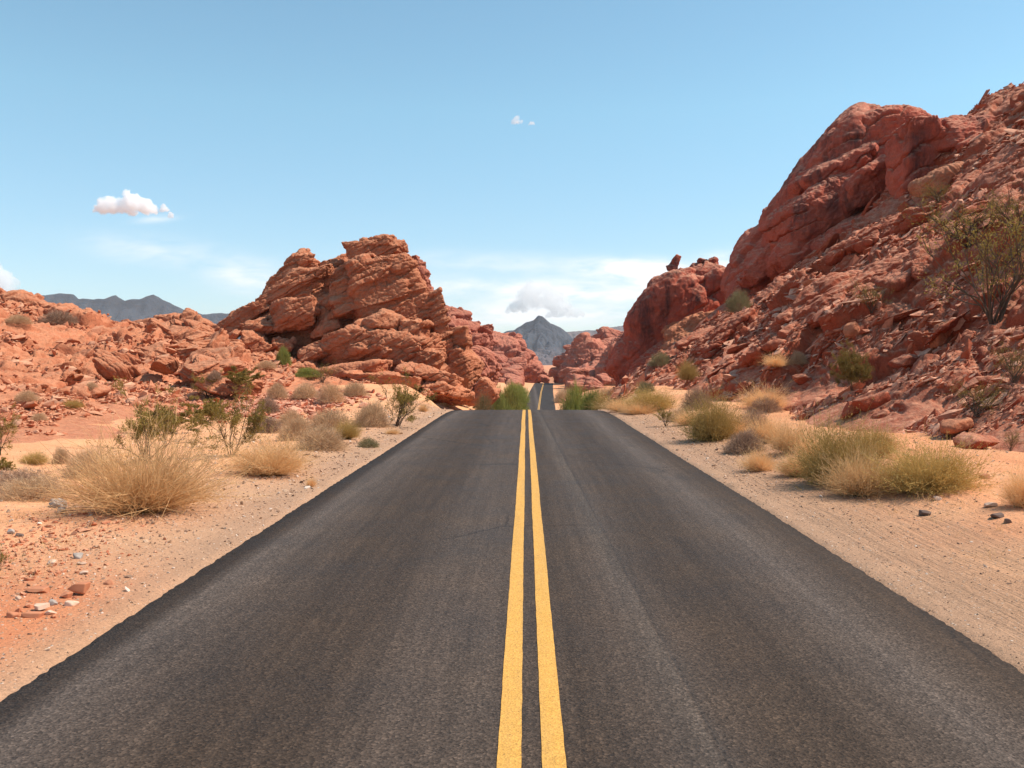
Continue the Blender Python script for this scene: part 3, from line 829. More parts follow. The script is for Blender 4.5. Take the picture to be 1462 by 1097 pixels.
dome('rock_dome', 'huge layered red sandstone dome with dark varnish streaks towering over the right slope', 1180, 400, 82, [
  ('rock_mass', 1215, 300, 84, 150, 110, 7.5, 42, 111, dict(n=130)),
  ('rock_mass', 1255, 240, 83, 95, 72, 6.0, 12, 112, dict(n=130)),
  ('rock_mass', 1100, 395, 86, 82, 60, 5.5, 52, 113, dict(n=76)),
  ('slab', 1228, 198, 80, 72, 32, 4.0, 30, 114),
  ('slab', 1205, 238, 78.5, 78, 20, 3.4, 32, 115),
  ('slab', 1290, 180, 82, 40, 22, 3.5, -14, 116),
  ('slab', 1178, 290, 77.5, 95, 34, 3.4, 33, 117, dict(n=130)),
  ('slab', 1235, 268, 75.5, 66, 22, 3.0, 30, 118),
  ('slab', 1150, 345, 77, 80, 22, 3.0, 36, 119),
  ('slab', 1210, 330, 74.5, 66, 17, 2.6, 28, 120),
  ('slab', 1095, 372, 81, 62, 20, 3.0, 46, 121),
  ('slab', 1065, 425, 84, 48, 20, 3.0, 50, 122),
])
dome('rock_dome', 'blocky red sandstone shoulder with a dark shaded cliff face at the top right', 1390, 250, 68, [
  ('rock_mass', 1395, 222, 71, 105, 58, 6.0, 12, 131, dict(n=130)),
  ('cliff', 1300, 236, 68, 34, 52, 3.0, 4, 132, dict(k=18)),
  ('slab', 1360, 195, 68.5, 88, 28, 4.0, 8, 133),
  ('slab', 1450, 178, 70, 56, 40, 4.5, 22, 134),
  ('slab', 1476, 140, 71, 34, 22, 3.0, 30, 135),
  ('slab', 1465, 216, 64, 56, 24, 3.0, 22, 136),
  ('slab', 1345, 258, 63, 40, 14, 2.2, 26, 137, dict(mat='rock')),
])
o_ = formation('balanced_rock', 'upright horn-shaped red stone standing on the smaller right dome', 'boulder', 961, 384, 98)
block(o_, 'horn', 963, 375, 98, 7, 13, .7, -22, 141, k=12, lo=.6, amp=.03, mid=.04, crack=0.0, nplanes=10, mat='dome', n=22)
block(o_, 'foot', 958, 382, 98, 9, 5, .7, 10, 142, k=8, amp=.03, mid=.04, crack=0.0, mat='dome', n=20)
rt = formation('overhanging_ledge', 'protruding red ledge with deep shadow beneath, on the right slope under the cliff', 'rock ledge', 1310, 350, 50)
for px, py, d, hw, hh, dep, roll, seed in ((1312, 318, 52, 40, 20, 1.8, 8, 151), (1345, 300, 54, 34, 20, 1.8, 24, 152), (1262, 330, 56, 44, 14, 1.8, 24, 153), (1215, 352, 58, 40, 12, 1.6, 26, 154), (1370, 335, 46, 40, 10, 1.4, 24, 155)):
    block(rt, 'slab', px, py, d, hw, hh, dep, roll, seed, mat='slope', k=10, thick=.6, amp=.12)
print('domes', round(time.time() - T0, 1))

# bouldery ridges further along the road: piles built from a few shared blocks
pile_lib = [rock_mesh('boulder', 500 + i, (1, 1, .85), (0, 0, 0), (i * 9.0, 0, 0), M['far_rock'], n=22, k=11, lo=.68, thick=.5, amp=.07, groove=1, mid=.06, crack=.07, crack_s=.9, fine=.02) for i in range(7)]
def pile(name, label, top, base, d0, d1, n, size, seed, part='boulder', lib=pile_lib, mass=(), mat='far_rock'):
    rng = np.random.default_rng(seed)
    rt = formation(name, label, 'rock ridge', top[len(top) // 2][0], base[len(base) // 2][1], d0)
    tx, ty = zip(*top); bx, by = zip(*base)
    org = np.array(rt.location)
    for m in mass: block(rt, 'rock_mass', *m[:8], mat=mat, n=56, k=9, thick=1.8, amp=.5, mid=.5, crack=.5, crack_s=4.0, fine=.12)
    for i in range(n):
        px = rng.uniform(tx[0], tx[-1])
        t_, b_ = np.interp(px, tx, ty), np.interp(px, bx, by)
        v = rng.random() ** 0.8 if i % 3 else 0.0
        d = d1 + (d0 - d1) * v
        s = size * rng.uniform(0.55, 1.35) * (0.8 if v == 0 else 1)
        py = t_ + (b_ - t_) * v + s * 0.75
        c = at(px, py, d); r = s * d / F
        if d < 360 and abs(c[0] - road_x(d)) < 4.6 + r * 1.5: continue
        link(part, lib[i % len(lib)], rt, Vector(c - org), (rng.uniform(-.5, .5), rng.uniform(-.6, .2), rng.uniform(0, 6.3)), (r * rng.uniform(.9, 1.6), r * rng.uniform(.9, 1.5), r * rng.uniform(.7, 1.1)))
    return rt
pile('rock_ridge', 'bouldery purple-red ridge behind the tall formation, left of where the road dips', [(632, 437), (648, 440), (668, 452), (690, 464), (704, 490)], [(632, 540), (660, 550), (704, 556)],
     110, 150, 46, 13, 601, mass=((655, 515, 150, 44, 66, 9, -30, 611), (680, 535, 135, 34, 36, 6, -34, 612)))
pile('rock_ridge', 'distant red boulder ridge left of the far road, below the pointed grey mountain', [(684, 468), (700, 474), (715, 476), (738, 480), (752, 500), (764, 520), (778, 538)], [(684, 560), (715, 556), (745, 549), (780, 546)],
     270, 380, 70, 10, 602, mass=((708, 530, 370, 40, 52, 16, -10, 613), (742, 540, 390, 30, 42, 14, -40, 614)))
pile('rock_ridge', 'distant red boulder ridge right of the far road, in front of the small dome', [(784, 540), (797, 518), (806, 506), (824, 492), (845, 492), (858, 470), (866, 468), (878, 476), (905, 474)], [(784, 548), (820, 552), (860, 550), (905, 545)],
     220, 360, 115, 11, 603, mass=((850, 540, 310, 48, 46, 16, -20, 615), (885, 525, 260, 34, 50, 12, 0, 616), (822, 540, 380, 30, 28, 12, 30, 617)))
pile_left = [rock_mesh('boulder', 540 + i, (1, .9, .75), (0, 0, 0), (i * 9.0, 80, 0), M['bedrock'], n=26, k=18, lo=.62, nplanes=12, thick=.3, amp=.05, groove=1.2, rug=.5, mid=.05, crack=.05, crack_s=.9, fine=.02) for i in range(8)]
pile('rock_ridge', 'long low ridge of broken orange boulders left of the tall formation', [(-20, 446), (60, 462), (110, 472), (160, 470), (240, 466), (320, 486), (345, 500)], [(-20, 560), (100, 556), (220, 548), (345, 540)],
     40, 76, 99, 19, 604, lib=pile_left)
pile('rock_ridge', 'chain of larger red boulders along the crest of the left ridge', [(-20, 440), (40, 446), (110, 462), (170, 462), (240, 456), (300, 462), (335, 480)], [(-20, 520), (110, 520), (220, 515), (335, 520)],
     44, 70, 85, 22, 605, lib=[rock_mesh('boulder', 560 + i, (1.15, .9, .7), (0, -R(18), 0), (i * 9.0, 120, 0), M['rock'], n=34, k=15, lo=.68, nplanes=9, thick=.28, amp=.06, groove=1.2, rug=.6, mid=.05, crack=.05, crack_s=.9, fine=.02) for i in range(6)])
print('ridges', round(time.time() - T0, 1))

# ------------------------------------------------------------------ far mountains
def mountain(name, label, prof, d, depth, seed, mat, zbase=-14, rough=1.0):
    """ridge line given by pixel, eroded flanks falling to both sides"""
    pxs, pys = zip(*prof)
    x0, x1 = at(pxs[0], 515, d)[0], at(pxs[-1], 515, d)[0]
    xs = np.linspace(x0 - depth * .2, x1 + depth * .2, 240); ys = np.linspace(-depth, depth, 170)
    Xg, Yg = np.meshgrid(xs, ys)
    hx = np.interp(Xg * F / d + CX, pxs, pys)
    H = EYE + (CY - hx) / F * d - zbase
    p = xyz(Xg, Yg)
    sc_ = 6.0 / depth
    rid = 1 - np.abs(fbm(p * np.array((sc_ * 1.3, sc_ * .35, 1), np.float32), 4, seed)).reshape(Xg.shape)
    fa = np.abs(Yg) / depth
    prof_y = np.clip(1 - fa, 0, 1)
    Z = H * (0.42 * prof_y + 0.58 * prof_y ** 2.4 ) * (1 - 0.55 * np.minimum(fa * 3, 1) * (1 - rid) * rough)
    Z = Z + depth * 0.030 * rough * fbm(p * sc_ * 3, 4, seed + 8).reshape(Xg.shape) * np.minimum(1, fa * 6 + .15)
    V = np.stack((Xg.ravel(), Yg.ravel() + d, Z.ravel() + zbase), 1)
    o = link(name, mesh_np(name, V, grid_faces(170, 240), mat))
    return tag(o, label, 'mountain')
def mountain_material(name, a, b, c):
    t = NT(name); g = t.n('ShaderNodeNewGeometry'); P = g.outputs['Position']
    n = t.noise(P, 0.012, 8, 0.7); n2 = t.noise(P, 0.05, 6, 0.7)
    col = t.mix(t.ramp(n, [(0.38, 0.0), (0.6, 1.0)]), a, b)
    Z = t.sep(P)[2]
    col = t.mix(t.ramp(t.math('ADD', t.math('MULTIPLY', Z, 0.006), t.math('MULTIPLY', n2, 0.5)), [(0.36, 1.0), (0.48, 0.0)]), col, c)
    col = t.mix(1.0, col, t.ramp(n2, [(0.3, 0.75), (0.7, 1.25)]), 'MULTIPLY')
    return t.done(col, 0.95, t.bump(n2, 0.9, 8.0))
M['mountain'] = mountain_material('grey_limestone_mountain', (0.055, 0.066, 0.086), (0.032, 0.041, 0.056), (0.115, 0.098, 0.108))
M['mountain_far'] = mountain_material('brown_grey_mountain', (0.17, 0.125, 0.115), (0.11, 0.085, 0.085), (0.21, 0.15, 0.13))
mountain('mountain', 'pointed grey mountain closing the view at the end of the road', [(660, 520), (700, 484), (722, 472), (735, 470), (752, 458), (762, 456), (768, 450), (774, 451), (786, 461), (800, 466), (810, 475), (822, 486), (850, 505), (900, 522)], 2600, 420, 700, M['mountain'])
mountain('mountain', 'low flat-topped brown-grey mountain right of the pointed one, half hidden by red rock', [(760, 500), (800, 474), (830, 472), (850, 470), (880, 466), (905, 462), (950, 456), (1050, 460)], 4200, 500, 710, M['mountain_far'])
mountain('mountain', 'dark blue-grey mountain range behind the left ridge', [(-200, 446), (-60, 424), (40, 424), (84, 418), (106, 418), (112, 425), (150, 427), (165, 420), (178, 429), (200, 426), (218, 419), (238, 429), (262, 442), (290, 448), (330, 446), (380, 452), (450, 460), (520, 490)], 3200, 500, 720, M['mountain'], rough=0.8)
print('mountains', round(time.time() - T0, 1))
# ------------------------------------------------------------------ loose rubble, gravel and stones
_rs = np.random.default_rng(4)
_ico = []
_g = (1 + 5 ** .5) / 2
_icv = np.array([(-1, _g, 0), (1, _g, 0), (-1, -_g, 0), (1, -_g, 0), (0, -1, _g), (0, 1, _g), (0, -1, -_g), (0, 1, -_g), (_g, 0, -1), (_g, 0, 1), (-_g, 0, -1), (-_g, 0, 1)]) / math.hypot(1, _g)
_icf = np.array([(0, 11, 5), (0, 5, 1), (0, 1, 7), (0, 7, 10), (0, 10, 11), (1, 5, 9), (5, 11, 4), (11, 10, 2), (10, 7, 6), (7, 1, 8), (3, 9, 4), (3, 4, 2), (3, 2, 6), (3, 6, 8), (3, 8, 9), (4, 9, 5), (2, 4, 11), (6, 2, 10), (8, 6, 7), (9, 8, 1)])
def _shard(rng):
    """an angular stone: an icosahedron pushed flat against a few random planes"""
    v = _icv * rng.uniform(0.75, 1.25, (12, 1))
    for _ in range(5):
        d = rng.normal(0, 1, 3); d /= np.linalg.norm(d); m = rng.uniform(.35, .7)
        s = v @ d
        v = v - np.maximum(s - m, 0)[:, None] * d
    return v
_shards = np.stack([_shard(_rs) for _ in range(24)]).astype(np.float32)

def euler_mats(rx, ry, rz):
    cx, sx, cy, sy, cz, sz = np.cos(rx), np.sin(rx), np.cos(ry), np.sin(ry), np.cos(rz), np.sin(rz)
    m = np.empty((len(rx), 3, 3), np.float32)
    m[:, 0] = np.stack((cy * cz, sx * sy * cz - cx * sz, cx * sy * cz + sx * sz), 1)
    m[:, 1] = np.stack((cy * sz, sx * sy * sz + cx * cz, cx * sy * sz - sx * cz), 1)
    m[:, 2] = np.stack((-sy, sx * cy, cx * cy), 1)
    return m

def shards_obj(name, pos, size, mat, rng, flat=(.35, .8), tilt=0.35, roll=0.0, longish=1.5, yaw=1.2):
    n = len(pos)
    v = _shards[rng.integers(0, len(_shards), n)]
    s = np.stack((rng.uniform(.8, longish, n), rng.uniform(.7, 1.2, n), rng.uniform(*flat, n)), 1) * size[:, None]
    v = v * s[:, None, :].astype(np.float32)
    v = np.einsum('nij,nkj->nki', euler_mats(rng.normal(0, tilt, n), rng.normal(-roll, tilt, n), rng.uniform(-yaw, yaw, n)), v)
    V = (v + pos[:, None, :]).reshape(-1, 3)
    Fc = (_icf[None] + (np.arange(n) * 12)[:, None, None]).reshape(-1, 3)
    return link(name, mesh_np(name, V, Fc, mat, smooth=False))

def verts(o):
    a = np.empty(len(o.data.vertices) * 3, np.float32); o.data.vertices.foreach_get('co', a)
    return a.reshape(-1, 3)

def island_material(name, stops, lit_dust=None, rough=0.92, bump_k=25):
    t = NT(name); g = t.n('ShaderNodeNewGeometry'); P = g.outputs['Position']
    col = t.ramp(g.outputs['Random Per Island'], stops)
    if lit_dust:                                            # sandy upper sides, also painting in pale lit tops against dark shaded sides
        dn = t.noise(P, 2.0, 4, 0.7)
        col = t.mix(t.math('MULTIPLY', t.ramp(t.sep(g.outputs['Normal'])[2], [(0.45, 0.0), (0.95, 1.0)]), t.ramp(dn, [(0.3, 0.3), (0.7, 0.95)])), col, lit_dust)
    n = t.noise(P, bump_k, 4, 0.65)
    col = t.mix(1.0, col, t.ramp(n, [(0.3, 0.8), (0.7, 1.2)]), 'MULTIPLY')
    return t.done(col, rough, t.bump(n, 0.5, 0.4 / bump_k))
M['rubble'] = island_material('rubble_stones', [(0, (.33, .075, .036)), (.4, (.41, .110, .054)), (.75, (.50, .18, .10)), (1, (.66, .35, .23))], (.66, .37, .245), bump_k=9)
M['rubble_pale'] = island_material('pale_rubble_stones', [(0, (.37, .110, .056)), (.4, (.45, .158, .081)), (.75, (.53, .215, .118)), (1, (.64, .35, .22))], (.62, .33, .195), bump_k=9)
M['gravel'] = island_material('gravel_stones', [(0, (.18, .11, .08)), (.25, (.34, .21, .14)), (.6, (.48, .31, .20)), (.9, (.55, .39, .28)), (1, (.68, .58, .50))], bump_k=60)

def rubble(o, n, seed, mat, zmin, lo, hi, roll, power=2.2, name='rubble', flat=(.22, .6), longish=2.6):
    rng = np.random.default_rng(seed)
    V = verts(o)
    gate = fbm(V * 0.33, 3, seed) > .02
    inside = (V[:, 1] > 9) & (V[:, 2] > zmin(V)) & (np.abs(V[:, 0]) < V[:, 1] * .60 + 2) & gate
    idx = np.nonzero(inside)[0]
    # grid spacing grows with distance, so vertices already thin out there
    sel = idx[rng.integers(0, len(idx), n)]
    P = V[sel] + rng.normal(0, .04, (n, 3))
    u = rng.random(n)
    size = (lo ** (1 - power) + u * (hi ** (1 - power) - lo ** (1 - power))) ** (1 / (1 - power))
    size = size * np.clip(P[:, 1] / 28, .55, 1.8)
    P[:, 2] += size * .12
    return tag(shards_obj(name, P.astype(np.float32), size, mat, rng, flat=flat, roll=roll, tilt=.34, longish=longish, yaw=.8), kind='stuff')
gz = lambda V: ground_z(V[:, 0], V[:, 1])
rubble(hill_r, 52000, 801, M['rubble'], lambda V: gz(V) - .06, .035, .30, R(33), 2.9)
rubble(hill_l, 30000, 802, M['rubble_pale'], lambda V: gz(V) + .15, .038, .26, R(14), 2.7, flat=(.4, .85), longish=1.6)
# a patch of broken red rubble below the tall formation
rng = np.random.default_rng(803)
n = 2600
pp = np.stack((rng.normal(-10.6, 1.5, n), rng.normal(40, 3.4, n)), 1)
pz = np.maximum(ground_z(pp[:, 0], pp[:, 1]), hill_l_z(pp[:, 0], pp[:, 1]) - .05)
tag(shards_obj('rubble', np.column_stack((pp, pz + .05)).astype(np.float32), rng.gamma(2.0, .034, n) + .03, M['rubble'], rng), kind='stuff')
# gravel along both shoulders
n = 26000
y = 4.2 * np.exp(rng.random(n) ** 1.1 * math.log(45 / 4.2))
side = np.where(rng.random(n) < .55, -1, 1)
dx = 3.22 + np.abs(rng.normal(0, 1, n)) * np.where(side < 0, 1.3, 1.2) * (0.6 + y * .03) + rng.random(n) ** 3 * 5
x = side * dx
ok = (np.abs(x) < y * .62 + 1)
x, y = x[ok], y[ok]; n = len(x)
sz = (.004 + rng.gamma(1.2, .0042, n) * np.where(x < 0, 1.0, .65)) * np.clip(y / 9, .8, 2.2)
tag(shards_obj('gravel', np.stack((x, y, ground_z(x, y) + sz * .15), 1).astype(np.float32), sz, M['gravel'], rng, flat=(.4, .9), tilt=.5), kind='stuff')
# a stonier strip of red earth low on the left
n = 1000
y = rng.normal(9.6, 1.3, n); x = -rng.normal(5.1, .55, n) - (y - 9.6) * .35
sz = .008 + rng.gamma(1.1, .009, n)
ok = (y > 6) & (x < -3.5); x, y, sz = x[ok], y[ok], sz[ok]
tag(shards_obj('gravel', np.stack((x, y, ground_z(x, y) + sz * .2), 1).astype(np.float32), sz, M['rubble_pale'], rng, flat=(.4, .9), tilt=.5), kind='stuff')
print('rubble', round(time.time() - T0, 1))

# slabs breaking out of the right slope along its bedding: parts of that hillside
slab_lib = [rock_mesh('ledge', 520 + i, (1.25, .8, .20), (0, 0, 0), (i * 9.0, 40, 0), M['slope'], n=30, k=20, lo=.6, nplanes=12, nb=(0, 0, 1), thick=.22, amp=.035, groove=1.2, mid=.04, crack=.05, crack_s=.8, fine=.02) for i in range(6)]
rng = np.random.default_rng(55)
V = verts(hill_r); N_ = (V[:, 1] > 16) & (V[:, 1] < 95) & (V[:, 2] > 1.2) & (V[:, 0] < V[:, 1] * .57)
idx = np.nonzero(N_)[0]
for i in range(100):
    p = V[idx[rng.integers(0, len(idx))]]
    s = rng.uniform(.35, .95) * (0.5 + p[1] / 75)
    link('ledge', slab_lib[i % 6], hill_r, p + np.array((0, 0, -.05 * s)), (rng.normal(.12, .22), -R(34) + rng.normal(0, .16), rng.normal(.25, .45)), (s * rng.uniform(.9, 1.5), s, s * rng.uniform(.8, 1.7)))

bpy.context.view_layer.update()
_dg = bpy.context.evaluated_depsgraph_get()
def hit(px, py):
    """the spot on the ground or rock seen at this place of the photograph"""
    d = Vector(((px - CX) / F, 1, (CY - py) / F)).normalized()
    ok, loc, nrm, idx, o, m = S.ray_cast(_dg, Vector((0, 0, EYE)), d)
    return np.array(loc) if ok else at(px, py, 60)

def stone(px, py, wpx, hpx, mat, label, group, seed, name='stone', roll=0, yaw=0):
    p = hit(px, py)
    s = wpx / 2 / F * p[1]; h = hpx / 2 / F * p[1]
    me = rock_mesh(name, seed, (s, s * .8, h), (0, -R(roll), R(yaw)), (seed * 3.0, 0, 0), M[mat], n=14, k=18, lo=.62, nplanes=10, thick=.5, amp=0, groove=0, mid=.10 * s, crack=0, fine=.05 * s)
    return tag(link(name, me, None, p + np.array((0, 0, h * .55))), label, 'stone' if name == 'stone' else name, group)
gl, gr_ = 'stones on the left roadside', 'stones on the right roadside'
for k, a in enumerate([
  (79, 724, 24, 15, 'stone_grey', 'largest grey stone left of the big straw bush', gl),
  (89, 731, 13, 8, 'stone_grey', 'smaller grey stone touching the front of the largest grey one', gl),
  (16, 762, 10, 8, 'stone_grey', 'small pale grey stone near the left edge, left of the dark one', gl),
  (29, 766, 12, 8, 'stone_dark', 'small dark stone on yellow sand near the left edge', gl),
  (111, 797, 13, 9, 'stone_grey', 'pale grey rounded stone on sand, uppermost of the stone scatter by the left road edge', gl),
  (74, 806, 11, 8, 'stone_pale', 'pinkish stone with a shaded side, left of the rounded grey one', gl),
  (118, 806, 13, 5, 'stone_pale', 'flat pale stone just below the rounded grey one', gl),
  (121, 819, 13, 5, 'stone_pale', 'flat whitish stone above the big pink rock', gl),
  (114, 845, 30, 17, 'stone_red', 'big pink-topped rock with a shaded front, largest of the left roadside scatter', gl),
  (96, 853, 18, 9, 'stone_red', 'low red clod against the left side of the big pink-topped rock', gl),
  (59, 870, 20, 11, 'stone_pale', 'whitish rounded stone low in the scatter near the left road edge', gl),
  (71, 877, 15, 8, 'stone_pale', 'whitish wedge-shaped stone just right of the whitish rounded one', gl),
  (77, 864, 11, 10, 'stone_grey', 'grey upright stone behind the two whitish ones', gl),
  (47, 880, 25, 9, 'stone_red', 'flat red slab of stone below the whitish rounded one', gl),
  (19, 881, 13, 9, 'stone_red', 'dark red clod near the bottom left of the scatter', gl),
  (54, 845, 38, 10, 'stone_red', 'long low red clod with shadow under it, left of the big pink-topped rock', gl),
  (103, 864, 17, 8, 'stone_pale', 'pinkish flat stone below the big pink-topped rock', gl),
  (26, 856, 9, 7, 'stone_pale', 'small white stone at the left of the scatter', gl),
  (156, 834, 15, 7, 'stone_red', 'red stone right of the scatter, nearest to the road', gl),
  (1322, 736, 18, 11, 'stone_dark', 'dark grey stone on sand, leftmost on the right roadside', gr_),
  (1413, 724, 16, 10, 'stone_pale', 'stone with a pale top and a dark front, near the right edge', gr_),
  (1424, 739, 19, 8, 'stone_dark', 'flat dark stone in front of the pale-topped one', gr_),
  (1439, 747, 13, 8, 'stone_dark', 'small dark stone beside the straw bush at the right edge', gr_),
  (1407, 683, 15, 9, 'stone_red', 'red stone alone on bare sand right of the olive bush', gr_),
  (1337, 714, 12, 7, 'stone_pale', 'small pale stone just under the olive bush at right', gr_),
]):
    stone(*a, 900 + k)
for k, (px, py, hw, hh, roll, lb) in enumerate([
  (1120, 482, 62, 15, 32, 'long dark red bedrock ledge rising from the lower left of the right slope'),
  (1195, 425, 80, 15, 33, 'long bedrock ledge across the middle of the right slope, above the faint open bush'),
  (1290, 470, 62, 17, 36, 'thick red ledge in the middle of the right slope, left of the large creosote bush'),
  (1075, 535, 54, 14, 30, 'low bedrock ledge at the foot of the right slope behind the straw plume bush'),
  (1380, 540, 66, 20, 30, 'broad red ledge below the large creosote bush on the right slope'),
  (1285, 385, 86, 14, 30, 'long thin ledge just below the overhanging one on the right slope'),
  (1165, 555, 52, 16, 26, 'red ledge left of the green-olive shrub low on the right slope'),
  (1030, 480, 48, 13, 34, 'red ledge at the upper left of the right slope below the notch between the domes'),
  (1330, 588, 56, 17, 18, 'shelving red ledge near the foot of the right slope, above the olive bush'),
]):
    p = hit(px, py); d = p[1]
    rt = formation('rock_ledge', lb, 'rock ledge', px, py, d, 'bedrock ledges on the right slope')
    block(rt, 'slab', px, py, d + .9, hw, hh, 1.7, roll, 970 + k, 'slope', yaw=18, n=64, k=18, thick=.35, amp=.12, groove=1.2, rug=1.0, crack=.06, mid=.06, lo=.75, nplanes=8)
bpy.context.view_layer.update(); _dg = bpy.context.evaluated_depsgraph_get()
gb = 'boulders on the right slope'
for k, a in enumerate([
  (1345, 490, 36, 38, 'bedrock', 'pale pointed block leaning in the rubble of the right slope, below the large creosote bush'),
  (1242, 585, 46, 26, 'slope', 'flat-topped red boulder at the foot of the right slope above the olive-yellow bush'),
  (1215, 594, 28, 30, 'slope', 'dark red upright boulder at the left of the flat-topped one, foot of the right slope'),
  (1218, 478, 24, 20, 'bedrock', 'small pale boulder in the middle of the right slope'),
  (1392, 640, 60, 26, 'slope', 'low wide red boulder at the foot of the slope near the right edge'),
  (1365, 615, 50, 24, 'bedrock', 'pale flat boulder above the low wide red one near the right edge'),
  (1145, 545, 26, 14, 'slope', 'small dark red boulder in the lower middle of the right slope'),
  (1290, 520, 44, 18, 'slope', 'broad red boulder right of the green shrub on the slope'),
]):
    stone(*a[:5], a[5], gb, 940 + k, 'boulder', 12, 20)
print('stones', round(time.time() - T0, 1))

# ------------------------------------------------------------------ plants
def strips(P0, D, L, W, bend, segs, rng, taper=0.35):
    """n ribbons: start, direction, length, width, sideways bend vector"""
    n = len(P0)
    t = np.linspace(0, 1, segs + 1)[None, :, None]
    C = P0[:, None] + D[:, None] * (L[:, None, None] * t) + bend[:, None] * (t ** 2) * L[:, None, None]
    side = np.cross(D, rng.normal(0, 1, (n, 3))); side /= np.linalg.norm(side, axis=1, keepdims=True) + 1e-6
    ww = (W[:, None, None] * .5) * (1 - (1 - taper) * t)
    V = np.stack((C - side[:, None] * ww, C + side[:, None] * ww), 2)
    V = V.reshape(-1, 3)
    a = (np.arange(n) * (segs + 1) * 2)[:, None] + (np.arange(segs) * 2)[None]
    a = a.ravel()
    return V.astype(np.float32), np.stack((a, a + 1, a + 3, a + 2), 1), C
def join(parts):
    V, Fs, b = [], [], 0
    for v, f in parts: V.append(v); Fs.append(f + b); b += len(v)
    return np.concatenate(V), np.concatenate(Fs)
def unit(v): return v / (np.linalg.norm(v, axis=-1, keepdims=True) + 1e-9)
def fan(n, rng, tmin, tmax, pw=0.5):
    """directions spread from upright to leaning"""
    th = tmin + (tmax - tmin) * rng.random(n) ** pw; ph = rng.random(n) * 2 * PI
    return np.stack((np.sin(th) * np.cos(ph), np.sin(th) * np.sin(ph), np.cos(th)), 1)

def straw_bush(seed, n=2200, wd=.0065, lean=1.35):
    """half-round dry bush about 2 m wide, 1 m high: long stems that fork into fine ones"""
    rng = np.random.default_rng(seed)
    D = fan(n, rng, 0, lean, .62)
    r = rng.random(n) ** .5 * .16; ph = np.arctan2(D[:, 1], D[:, 0]) + rng.normal(0, .6, n)
    P0 = np.stack((r * np.cos(ph), r * np.sin(ph), rng.random(n) * .03), 1)
    clump = 1 + .22 * vnoise(D * 3.1, seed) + .12 * vnoise(D * 8, seed + 1)
    L = rng.uniform(.45, 1.0, n) * clump
    bend = rng.normal(0, .17, (n, 3)) + np.array((0, 0, -.02)) + np.stack((D[:, 0], D[:, 1], 0 * r), 1) * .06
    v, f, C = strips(P0, D, L, np.full(n, wd), bend, 3, rng)
    out = [(v, f)]
    for rep in range(3):
        k = rng.integers(1, 4, n)
        Q = C[np.arange(n), k]
        D2 = unit(D + rng.normal(0, .50, (n, 3)) + np.array((0, 0, .10)))
        v, f, _ = strips(Q, D2, L * rng.uniform(.22, .50, n), np.full(n, wd * .8), rng.normal(0, .12, (n, 3)), 2, rng)
        out.append((v, f))
    foliage = join(out)
    m = 60
    Dw = fan(m, rng, .3, 1.5, .8)
    v, f, _ = strips(np.zeros((m, 3)), Dw, rng.uniform(.25, .6, m), np.full(m, .022), rng.normal(0, .2, (m, 3)), 4, rng, .25)
    v2, f2, _ = strips(np.zeros((m, 3)), Dw, rng.uniform(.25, .6, m), np.full(m, .022), rng.normal(0, .2, (m, 3)), 4, rng, .25)
    return foliage, join([(v, f), (v2, f2)])

def broom_bush(seed, n=3000, lean=1.25):
    (v, f), st_ = straw_bush(seed, n, .008, lean)
    rng = np.random.default_rng(seed + 5)
    m = n * 4
    r = np.linalg.norm(v, axis=1); cand = np.nonzero(r > np.percentile(r, 55))[0]
    T = v[cand[rng.integers(0, len(cand), m)]] + rng.normal(0, .012, (m, 3))
    fl = strips(T, unit(T + rng.normal(0, .5, T.shape)), rng.uniform(.015, .045, m), np.full(m, .013), rng.normal(0, .1, (m, 3)), 1, rng, .6)[:2]
    return join([(v, f), fl]), st_

def twig_bush(seed, n=3600, wd=.010):
    """dense rounded bush: short twigs through a lumpy half-ball, radius 1"""
    rng = np.random.default_rng(seed)
    U = fan(n, rng, 0, 1.62, .62)
    lump = 1 + .22 * vnoise(U * 2.3, seed) + .12 * vnoise(U * 6, seed + 1)
    rr = rng.uniform(.25, .82, n) ** .6 * lump
    P0 = U * rr[:, None]; P0[:, 2] = np.abs(P0[:, 2]) * .95
    D = unit(U + rng.normal(0, .55, (n, 3)) + np.array((0, 0, .35)))
    v, f, C = strips(P0, D, rng.uniform(.12, .30, n), np.full(n, wd), rng.normal(0, .25, (n, 3)), 2, rng)
    v2, f2, _ = strips(C[:, 1], unit(D + rng.normal(0, .6, (n, 3))), rng.uniform(.08, .18, n), np.full(n, wd * .85), rng.normal(0, .2, (n, 3)), 1, rng)
    m = 90
    Dw = fan(m, rng, .1, 1.4, .7)
    v3, f3, _ = strips(rng.normal(0, .06, (m, 3)) * np.array((1, 1, 0)), Dw, rng.uniform(.5, .95, m), np.full(m, .03), rng.normal(0, .15, (m, 3)), 4, rng, .25)
    return join([(v, f), (v2, f2)]), (v3, f3)

